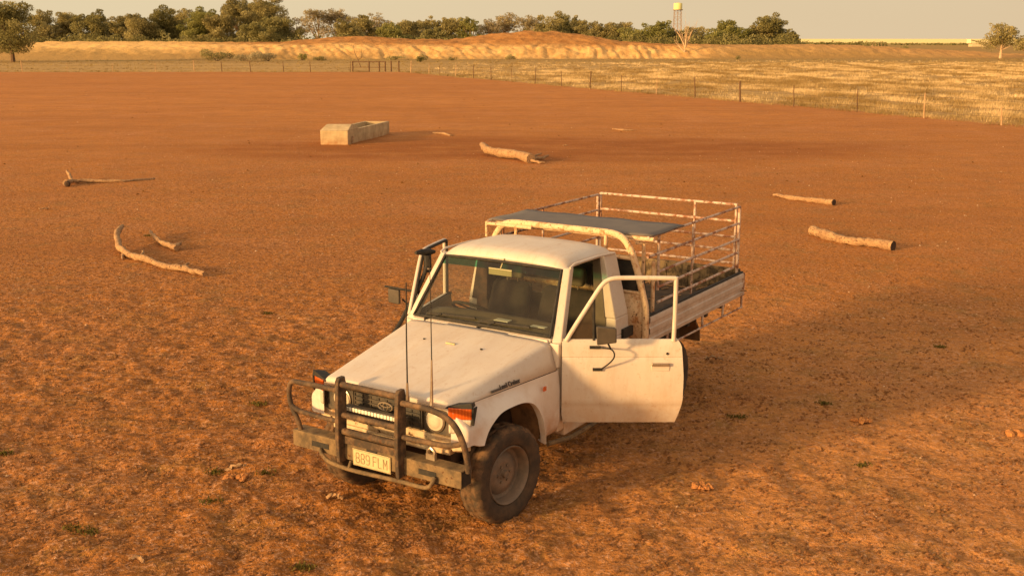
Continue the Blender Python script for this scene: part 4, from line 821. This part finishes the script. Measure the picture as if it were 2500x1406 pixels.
for s in (-1, 1):
    # A pillar
    cb.hexa([(-.752, s*.722, 1.262), (-.775, s*.800, 1.262), (-.86, s*.792, 1.262), (-.83, s*.715, 1.262), (-1.108, s*.618, 1.812), (-1.130, s*.676, 1.812), (-1.205, s*.668, 1.812), (-1.17, s*.612, 1.812)])
    # cowl corner
    cb.hexa([(-.72, s*.70, 1.06), (-.735, s*.796, 1.06), (-.86, s*.796, 1.06), (-.86, s*.70, 1.06), (-.735, s*.70, 1.262), (-.75, s*.796, 1.262), (-.86, s*.792, 1.262), (-.83, s*.70, 1.262)])
    # lower door jamb pillar + rocker
    cb.box(-.86, -.75, *sorted((s*.70, s*.785)), .50, 1.06); cb.box(-1.76, -.86, *sorted((s*.68, s*.79)), .44, .555)
    # rear quarter: lower box and leaning pillar
    cb.hexa([(-1.745, s*.66, .50), (-1.745, s*.80, .50), (-1.985, s*.80, .50), (-1.985, s*.66, .50), (-1.745, s*.66, 1.10), (-1.745, s*.805, 1.10), (-1.99, s*.805, 1.10), (-1.99, s*.66, 1.10)])
    cb.hexa([(-1.745, s*.66, 1.10), (-1.745, s*.805, 1.10), (-1.99, s*.805, 1.10), (-1.99, s*.66, 1.10), (-1.740, s*.655, 1.26), (-1.738, s*.795, 1.26), (-1.99, s*.792, 1.26), (-1.99, s*.655, 1.26)])
    cb.hexa([(-1.740, s*.655, 1.26), (-1.738, s*.795, 1.26), (-1.99, s*.792, 1.26), (-1.99, s*.655, 1.26), (-1.735, s*.60, 1.82), (-1.733, s*.672, 1.82), (-1.965, s*.668, 1.82), (-1.965, s*.60, 1.82)])
# cowl / scuttle, rear wall with window opening, floor
cb.box(-.86, -.725, -.70, .70, 1.19, 1.288); cb.hexa([(-.745, -.715, 1.262), (-.745, .715, 1.262), (-.80, .715, 1.262), (-.80, -.715, 1.262), (-.748, -.715, 1.292), (-.748, .715, 1.292), (-.80, .715, 1.292), (-.80, -.715, 1.292)])
cb.box(-1.98, -1.955, -.66, .66, .55, 1.35); cb.box(-1.978, -1.957, -.60, -.48, 1.35, 1.82); cb.box(-1.978, -1.957, .48, .60, 1.35, 1.82); cb.box(-1.978, -1.957, -.48, .48, 1.74, 1.82)
cabo = cb.build('cab_shell', PAINT, truck, bevel=.012, seg=3)
for s in (-1, 1): mb = MB(); mb.hexa([(-1.738, s*.58, 1.10), (-1.732, s*.70, 1.10), (-1.732, s*.70, 1.26), (-1.738, s*.58, 1.26), (-1.950, s*.58, 1.10), (-1.950, s*.654, 1.10), (-1.950, s*.654, 1.26), (-1.950, s*.58, 1.26)]); mb.hexa([(-1.730, s*.585, 1.26), (-1.730, s*(.690 if s > 0 else .755), 1.26), (-1.950, s*.652, 1.26), (-1.950, s*.585, 1.26), (-1.726, s*.56, 1.80), (-1.726, s*(.630 if s > 0 else .655), 1.80), (-1.950, s*.598, 1.80), (-1.950, s*.56, 1.80)]); mb.build('pillar_lining', DASHM if s > 0 else DARK, cabo)  # right lining darker than the left: shade put into its colour
mb = MB(); mb.box(-1.954, -1.946, -.655, .655, .58, 1.345); mb.box(-1.956, -1.950, -.60, -.47, 1.345, 1.81); mb.box(-1.956, -1.950, .47, .60, 1.345, 1.81); mb.box(-1.956, -1.950, -.47, .47, 1.73, 1.81); mb.build('rear_wall_lining', VINYL, cabo)
mb = MB(); mb.box(-1.95, -.72, -.68, .68, .50, .56); mb.box(-.76, -.73, -.69, .69, .56, 1.18); mb.build('cab_floor', DARK, truck)
mb = MB(); mb.box(-2.03, -1.84, .802, .828, 1.055, 1.145); mb.build('pillar_trim', SEAL, cabo)
mb = MB(); mb.add([(-1.968, -.48, 1.35), (-1.968, .48, 1.35), (-1.968, .48, 1.74), (-1.968, -.48, 1.74)], [(0, 1, 2, 3)]); mb.build('rear_window', SIDEG, cabo)
# windscreen: seal, glass, tint band
W0 = Vector((-.760, .705, 1.300)); W1 = Vector((-.760, -.705, 1.300)); W2 = Vector((-1.112, -.603, 1.797)); W3 = Vector((-1.112, .603, 1.797)); nW = (W1-W0).cross(W3-W0).normalized(); nW = nW if nW.x > 0 else -nW
def wsp(u, v, off=0): a = W1.lerp(W0, u); b = W2.lerp(W3, u); p = a.lerp(b, v); return p+nW*(off+.018*(1-(2*u-1)**2))
mb = MB(); n = 14; mb.grid([[wsp(k/n, v) for k in range(n+1)] for v in (0.02, .25, .5, .72, .862)]); ws = mb.build('windscreen', GLASS, truck)
mb = MB(); mb.grid([[wsp(k/n, v) for k in range(n+1)] for v in (.862, .93, .985)]); mb.build('tint_band', BAND, ws)
mb = MB(); loop = [wsp(k/12, 0.01, .004) for k in range(13)]+[wsp(1, v, .004) for v in (.2, .4, .6, .8)]+[wsp(1-k/12, .99, .004) for k in range(13)]+[wsp(0, v, .004) for v in (.8, .6, .4, .2)]
mb.tube(loop, .013, 8, closed=True); mb.build('windscreen_seal', SEAL, ws)
for (a, b, c_) in (((-.745, -.56, 1.285), (-.775, -.40, 1.345), ((.10, .055), (.47, .085))), ((-.745, .00, 1.285), (-.78, .16, 1.345), ((.50, .055), (.86, .085)))):
    mb = MB(); p1 = wsp(c_[0][0]+.12, .06, .03); mb.lathe([(.014, 0), (.014, .02)], 10, c=(a[0]+.008, a[1], a[2]-.005), cap=True); mb.tube([a, (a[0]-.01, a[1]+.03, a[2]+.02), tuple(p1)], .006, 6); wp_ = mb.build('wiper', SEAL, truck)
    mb = MB(); q0, q1 = wsp(c_[0][0], c_[0][1], .02), wsp(c_[1][0], c_[1][1], .02); mb.bar(q0, q1, .012, .018); mb.build('wiper_blade', SEAL, wp_)
# interior
mb = MB(); rows = []
for i in range(9):
    t = i/8; x = lerp(-.80, -1.13, t); z = 1.30+.055*math.sin(min(1, t*1.25)*math.pi*.55)-(.10*max(0, t-.8)/.2); rows.append([(x, lerp(-.66, .66, k/12), z-.03*(abs(k-6)/6)**4) for k in range(13)])
rows.append([(-1.14, lerp(-.66, .66, k/12), .95) for k in range(13)]); mb.grid(rows); da = mb.build('dashboard', DASHM, truck, angle=50, solid=.02)
mb = MB(); mb.box(-.90, -.83, .10, .24, 1.350, 1.356); mb.box(-.89, -.84, .46, .60, 1.345, 1.351); mb.build('paper', basic('white_paper', (.75, .75, .68), None, 5, .8, 0, 0), da)
mb = MB(); c0 = Vector((-1.20, -.37, 1.30)); ax = Vector((.52, 0, -.85)).normalized(); u_ = Vector((0, 1, 0)); v_ = ax.cross(u_); mb.tube([c0+(u_*math.cos(a)+v_*math.sin(a))*.195 for a in [k*2*math.pi/28 for k in range(28)]], .014, 8, closed=True)
for a in (0, 2.1, 4.2): mb.bar(c0, c0+(u_*math.cos(a)+v_*math.sin(a))*.19, .03, .014)
mb.tube([c0, c0+Vector((.22, 0, -.22))], .03, 8); mb.build('steering_wheel', SEAL, truck)
for y0, y1 in ((-.60, -.12), (-.04, .62)):
    mb = MB(); mb.hexa([(-1.78, y0, .74), (-1.25, y0, .74), (-1.25, y1, .74), (-1.78, y1, .74), (-1.78, y0, .90), (-1.25, y0, .93), (-1.25, y1, .93), (-1.78, y1, .90)]); st = mb.build('seat', SEATM, truck, bevel=.04, seg=3)
    mb = MB(); mb.hexa([(-1.76, y0, .90), (-1.62, y0, .90), (-1.62, y1, .90), (-1.76, y1, .90), (-1.90, y0+.03, 1.46), (-1.80, y0+.03, 1.46), (-1.80, y1-.03, 1.46), (-1.90, y1-.03, 1.46)]); mb.build('seat_back', SEATM, st, bevel=.05, seg=3)
    mb = MB(); c_ = (y0+y1)/2; mb.hexa([(-1.87, c_-.13, 1.49), (-1.79, c_-.13, 1.49), (-1.79, c_+.13, 1.49), (-1.87, c_+.13, 1.49), (-1.90, c_-.12, 1.66), (-1.83, c_-.12, 1.66), (-1.83, c_+.12, 1.66), (-1.90, c_+.12, 1.66)]); mb.build('headrest', VINYL, st, bevel=.03, seg=3)
    mb = MB()
    for dy in (-.06, .06): mb.tube([(-1.84, c_+dy, 1.44), (-1.84, c_+dy, 1.51)], .008, 8)
    mb.build('headrest_rod', CHROME, st)
mb = MB(); mb.box(-1.075, -1.050, -.10, .14, 1.690, 1.750); mb.tube([(-1.06, .02, 1.75), (-1.12, .02, 1.83)], .008, 6); mb.build('interior_mirror', HEADL, truck, bevel=.008)
mb = MB(); mb.slab([(-1.15, .18, 1.83), (-1.15, .58, 1.81), (-1.24, .57, 1.75), (-1.24, .18, 1.76)], (0, 0, .015)); mb.slab([(-1.15, -.18, 1.83), (-1.15, -.58, 1.81), (-1.24, -.57, 1.75), (-1.24, -.18, 1.76)], (0, 0, .015)); mb.build('sun_visor', HEADL, truck)
mb = MB(); mb.box(-1.20, -.90, -.12, .02, .56, .78); mb.tube([(-1.1, -.05, .78), (-1.16, -.05, 1.02)], .012, 8); mb.build('gear_console', DARK, truck, bevel=.02)
# --- doors
def door(side, ang):
    hx, hy = -.748, .812; ca, sa = math.cos(ang), math.sin(ang)
    def D(l, n_, z): return (hx-ca*l+sa*n_, side*(hy+sa*l+ca*n_), z)
    def prof(z):
        P = [(.585, -.040), (.66, -.018), (.755, .000), (.76, .004), (.98, .012), (1.04, .008), (1.148, -.006), (1.152, -.011), (1.158, -.006), (1.22, -.012), (1.27, -.024), (1.297, -.042)]
        for (a, b), (c, d) in zip(P, P[1:]):
            if z <= c: return b+(d-b)*(z-a)/(c-a)
        return P[-1][1]
    def rear(z):
        P = [(.585, .955), (.66, .978), (.74, 1.0), (.80, 1.008), (1.0, 1.008), (1.16, .997), (1.24, .990), (1.28, .972), (1.297, .950)]
        for (a, b), (c, d) in zip(P, P[1:]):
            if z <= c: return b+(d-b)*(z-a)/(c-a)
        return P[-1][1]
    def frt(z): return .012 if .60 < z < 1.28 else .022
    zs = [.585, .60, .66, .72, .752, .760, .80, .90, .98, 1.01, 1.04, 1.10, 1.145, 1.150, 1.154, 1.160, 1.20, 1.24, 1.27, 1.285, 1.297]; mb = MB(); n = 16; rows = []
    for z in zs:
        r = [D(lerp(frt(z), rear(z), k/n), prof(z)+.004*math.sin(math.pi*k/n), z) for k in range(n+1)]
        rows.append([D(frt(z), prof(z)-.055, z)]+r+[D(rear(z), prof(z)-.055, z)])
    rows = [[D(lerp(frt(.585), rear(.585), max(0, min(1, (k-1)/n))), prof(.585)-.05, .588) for k in range(n+3)]]+rows+[[D(lerp(frt(1.297), rear(1.297), max(0, min(1, (k-1)/n))), prof(1.297)-.022, 1.296) for k in range(n+3)]]
    mb.grid(rows); dr = mb.build('door', PAINT, truck, angle=28)
    mb = MB(); mb.grid([[D(lerp(.02, rear(z)-.01, k/4), -.062, z) for k in range(5)] for z in (.60, .80, 1.0, 1.2, 1.285)]); mb.build('door_lining', VINYL, dr, solid=.02)
    mb = MB(); path = rnd([D(.045, -.035, 1.285), D(.12, -.035, 1.415), D(.20, -.035, 1.547), D(.285, -.035, 1.686), D(.325, -.035, 1.745), D(.365, -.035, 1.785), D(.42, -.035, 1.806), D(.50, -.035, 1.811), D(.70, -.035, 1.811), D(.86, -.035, 1.809), D(.925, -.035, 1.807)], 4)
    mb.tube(path, .0185, 10); mb.tube([D(.928, -.035, 1.820), D(.928, -.035, 1.5), D(.924, -.035, 1.285)], .0185, 10); mb.build('window_frame', PAINT, dr)
    mb = MB(); mb.tube([Vector(p)+Vector(D(0, -.02, 0))-Vector(D(0, 0, 0)) for p in path]+[D(.925, -.058, 1.5), D(.920, -.058, 1.29)], .015, 8); mb.build('frame_seal', SEAL, dr)
    mb = MB(); mb.tube([D(.268, -.036, 1.655), D(.272, -.036, 1.29)], .011, 8); mb.build('vent_window_bar', SEAL, dr)
    mb = MB(); mb.add([D(.075, -.038, 1.30), D(.268, -.038, 1.30), D(.264, -.038, 1.62)], [(0, 1, 2)]); mb.build('vent_window', SIDEG, dr)
    mb = MB(); mb.bar(D(.742, .006, 1.066), D(.893, .006, 1.066), .012, .050); hd = mb.build('door_handle', PAINT, dr, bevel=.004); mb = MB(); mb.bar(D(.744, .020, 1.098), D(.889, .020, 1.098), .018, .026); mb.build('handle_grip', CHROME, hd, bevel=.004)
    mb = MB(); mb.tube([D(.872, -.012, 1.185), D(.872, -.001, 1.185)], .011, 10); mb.build('lock_barrel', SEAL, dr)
    mb = MB(); mb.bar(D(.235, .010, 1.243), D(.325, .010, 1.243), .02, .022); mb.bar(D(.262, .018, 1.058), D(.342, .018, 1.058), .02, .022)
    mb.tube(rnd([D(.315, .012, 1.243), D(.37, .05, 1.245), D(.405, .10, 1.250), D(.425, .13, 1.225), D(.420, .12, 1.18), D(.385, .07, 1.12), D(.335, .02, 1.065)]), .0065, 8); mb.tube([D(.40, .09, 1.25), D(.36, .17, 1.34)], .008, 8); arm = mb.build('mirror_arm', SEAL, dr)
    if side < 0:
        mb = MB(); mb.hexa([D(.20, .13, 1.325), D(.24, .13, 1.325), D(.26, .25, 1.335), D(.22, .25, 1.335), D(.20, .13, 1.460), D(.24, .13, 1.455), D(.26, .25, 1.462), D(.22, .25, 1.466)]); mb.build('mirror', MIRRORG, arm, bevel=.008); mb = MB(); mb.tube([D(.25, .02, 1.45), D(.23, .15, 1.468), D(.25, .29, 1.478)], .011, 8); mb.build('mirror_bracket', SEAL, arm); return dr
    mb = MB(); c_ = [(0.0, 1.472), (.165, 1.456), (.168, 1.335), (.010, 1.315)]; b_ = .268
    mb.hexa([D(b_+c_[i][0], .215, c_[i][1]) for i in (3, 2, 1, 0)]+[D(b_+c_[i][0]*.9+.008, .150, lerp(c_[i][1], 1.395, .12)) for i in (3, 2, 1, 0)]); mb.build('mirror', MIRRORG, arm, bevel=.010, seg=3)
    return dr
door(1, .995); door(-1, R(15))
# --- snorkel on the driver side
mb = MB(); mb.tube(rnd([(-.30, -.80, .98), (-.50, -.83, 1.06), (-.70, -.845, 1.18), (-.84, -.83, 1.34), (-1.0, -.80, 1.55), (-1.07, -.79, 1.68)]), .019, 10, rs=None); sn = mb.build('snorkel', SEAL, truck)
mb = MB(); mb.tube([(-1.20, -.80, 1.79), (-1.13, -.80, 1.80), (-1.02, -.81, 1.815), (-.94, -.815, 1.82)], .06, 14, rs=[.016, .030, .029, .014]); mb.tube([(-1.09, -.795, 1.62), (-1.09, -.797, 1.78)], .035, 10); mb.build('snorkel_head', SEAL, sn); mb = MB(); mb.tube([(-1.085, -.797, 1.648), (-1.087, -.797, 1.662)], .041, 12); mb.build('snorkel_clamp', CHROME, sn)
# --- tray
XF, XR, TW, TB, TT = -2.15, -4.475, .925, .962, 1.205
mb = MB(); mb.box(XR+.03, XF, -TW+.03, TW-.03, .955, .985); 
for x in np.arange(XF-.15, XR, -.45): mb.box(x-.03, x+.03, -TW+.06, TW-.06, .88, .954)
for s in (-1, 1): mb.box(XR+.05, XF, s*.40-.04, s*.40+.04, .65, .879)
tray = mb.build('tray', DECK, truck)
for s in (-1, 1):
    mb = MB(); prof = []; z = TB
    P = [(TB, .0), (TB, .012), (TB+.035, .016), (TB+.045, .004), (TB+.080, .004), (TB+.090, .014), (TB+.135, .014), (TB+.145, .003), (TB+.18, .003), (TB+.19, .014), (TT-.015, .016), (TT, .010), (TT, 0)]
    mb.grid([[(x, s*(TW+d), z) for z, d in P] for x in np.linspace(XF, XR, 13)]); mb.box(XR, XF, *sorted((s*(TW-.025), s*TW)), TB, TT); side = mb.build('drop_side', ALU, tray, angle=30)
    mb = MB(); mb.box(XR-.01, XF, *sorted((s*(TW-.034), s*(TW-.002))), TT, TT+.016); mb.build('side_dark_strip', SEAL, side)  # dark strip along the top edge of the drop side
    for x in (XR+.012,): mb = MB(); mb.box(x-.03, x, *sorted((s*(TW-.03), s*(TW+.018))), TB-.01, TT+.002); mb.build('corner_post', CAGE, side)
    mb = MB(); mb.tube([(-2.45, s*.93, .845), (-3.4, s*.93, .838), (XR, s*.93, .825)], .010, 8)
    for x in (-2.55, -3.385, -3.92, -4.45): mb.tube([(x, s*.93, .84), (x, s*.93, .965)], .013, 8)
    mb.build('rope_rail', CAGE, side)
    mb = MB(); mb.slab([(-3.43, s*.62, .86), (-3.53, s*.62, .76), (-3.55, s*.62, .64), (-3.56, s*.62, .64), (-3.55, s*.62, .77), (-3.44, s*.62, .88)], (0, s*.22, 0)); mb.build('mud_flap', DFLAP, tray)
mb = MB(); mb.box(XR, XR+.03, -TW+.03, TW-.03, TB, TT+.045)
for k in range(7): y = -.78+k*.26; mb.box(XR+.03, XR+.042, y-.03, y+.03, TB+.02, TT+.02)
mb.build('tailgate', TAILG, tray)
rr = random.Random(9); mb = MB()
for k in range(60):
    x, y = rr.uniform(XR+.1, XF-.2), rr.uniform(-.8, .8); a = rr.uniform(0, 3.1); L = rr.uniform(.05, .28); mb.tube([(x, y, .993), (x+L*math.cos(a), y+L*math.sin(a), .995+rr.uniform(0, .03))], .008, 5)
tag(mb.build('tray_litter', WOOD, tray), kind='stuff')
# headboard hoop
mb = MB(); hp = [(.906, .90), (.906, 1.05), (.902, 1.28), (.867, 1.43), (.829, 1.57), (.785, 1.70), (.735, 1.82), (.66, 1.915), (.56, 1.952), (.40, 1.958)]
mb.tube(rnd([(-2.12, y, z) for y, z in hp]+[(-2.12, 0, 1.958)]+[(-2.12, -y, z) for y, z in hp[::-1]], 4), .032, 14); hb = mb.build('headboard_hoop', HOOP, truck)
mb = MB(); mb.add([(-2.105, y, z) for y, z in ((-.87, .985), (.87, .985), (.885, 1.28), (.845, 1.425), (-.845, 1.425), (-.885, 1.28))], [(0, 1, 2, 3, 4, 5)]); mb.build('headboard_panel', HOOP, hb, solid=.01)
mb = MB(); mb.tube([(-2.11, -.83, 1.43), (-2.11, .85, 1.43)], .016, 8); mb.tube([(-2.12, -.76, 1.74), (-2.12, .76, 1.74)], .018, 8)
for y in (-.5, .48): mb.tube([(-2.12, y, 1.74), (-2.12, y, 1.95)], .018, 8)
mb.build('headboard_rail', HOOP, hb)
mb = MB(); mb.box(-2.135, -2.128, -.80, .80, 1.44, 1.72); mb.build('window_mesh', SEAL, hb)
# stock cage
cg = MB(); y_ = .865; ZT = 1.93; RZ = (1.93, 1.75, 1.575, 1.43, 1.285); r = .0135
cg.tube([(XR+.03, y_, TT), (XR+.03, y_, ZT)], .017, 8); cg.tube([(XR+.03, -y_, TT), (XR+.03, -y_, ZT)], .017, 8); cage = cg.build('stock_cage', CAGE, truck)
for s in (-1, 1):
    mb = MB()
    for k, z in enumerate(RZ): mb.tube([(XR+.03, s*y_, z), (-2.44 if z < 1.6 else -2.20, s*(y_+.005), z+(.0 if k else .0))], r, 8)
    mb.tube([(-3.22, s*y_, TT), (-3.22, s*y_, ZT)], .012, 8); mb.tube([(-2.44, s*y_, 1.40), (-2.44, s*y_, ZT)], .015, 8); mb.build('side_rails', CAGE, cage); mb = MB(); mb.tube([(-2.34, s*y_, TT), (-2.34, s*y_, 1.69)], .020, 8); mb.build('gate_stop', HOOP, cage); mb = MB(); mb.tube([(-2.28, s*.79, 1.45), (-2.28, s*.79, 1.86), (-2.22, s*.74, 1.87)], .018, 8); mb.build('ladder_rack_post', HOOP, cage)
mb = MB(); xg = XR+.0
for k, z in enumerate(RZ): mb.tube([(xg, -y_+.02, z+.015), (xg, y_-.05, z+.015)], r, 8)
for y in (-y_+.02, .335, y_-.05): mb.tube([(xg, y, TT+.02), (xg, y, ZT+.025)], .015, 8)
mb.build('cage_gate', CAGE, cage)
mb = MB(); mb.tube([(-2.22, -.90, 1.915), (-2.22, .92, 1.915)], .02, 8); mb.tube([(-2.08, -.82, 1.93), (-2.08, -.30, 1.93)], .016, 8); mb.tube([(-2.08, -.82, 1.935), (-2.25, -.86, 1.935)], .016, 8); mb.tube([(-2.08, -.82, 1.93), (-2.08, -.82, 1.80)], .013, 8); mb.build('cage_front_rail', HOOP, cage)
mb = MB(); rows = []
for i in range(9):
    x = lerp(-2.21, -2.93, i/8); rows.append([(x, lerp(-.885, .90, k/16), 1.950+.004*math.sin(k*1.3+i)) for k in range(17)])
mb.grid(rows); mb.build('cage_roof_sheet', CANOPY, cage, solid=.012, angle=60)
# rolled black tarp behind the headboard
mb = MB(); mb.tube(rnd([(-2.22, .83, .99), (-2.22, .835, 1.2), (-2.21, .82, 1.4), (-2.20, .79, 1.56)]), .045, 12, rs=None); o = mb.build('rolled_tarp', SEAL); o.location = (TX, TY, 0); o.rotation_euler = (0, 0, YAW); tag(o, 'black rolled tarp standing behind the headboard at the front of the tray', 'tarp')
# side step
for s in (-1, 1): mb = MB(); mb.tube([(-.62, s*.77, .44), (-.95, s*.80, .40), (-1.70, s*.80, .40)], .022, 8); mb.build('side_step', BUMP, truck)
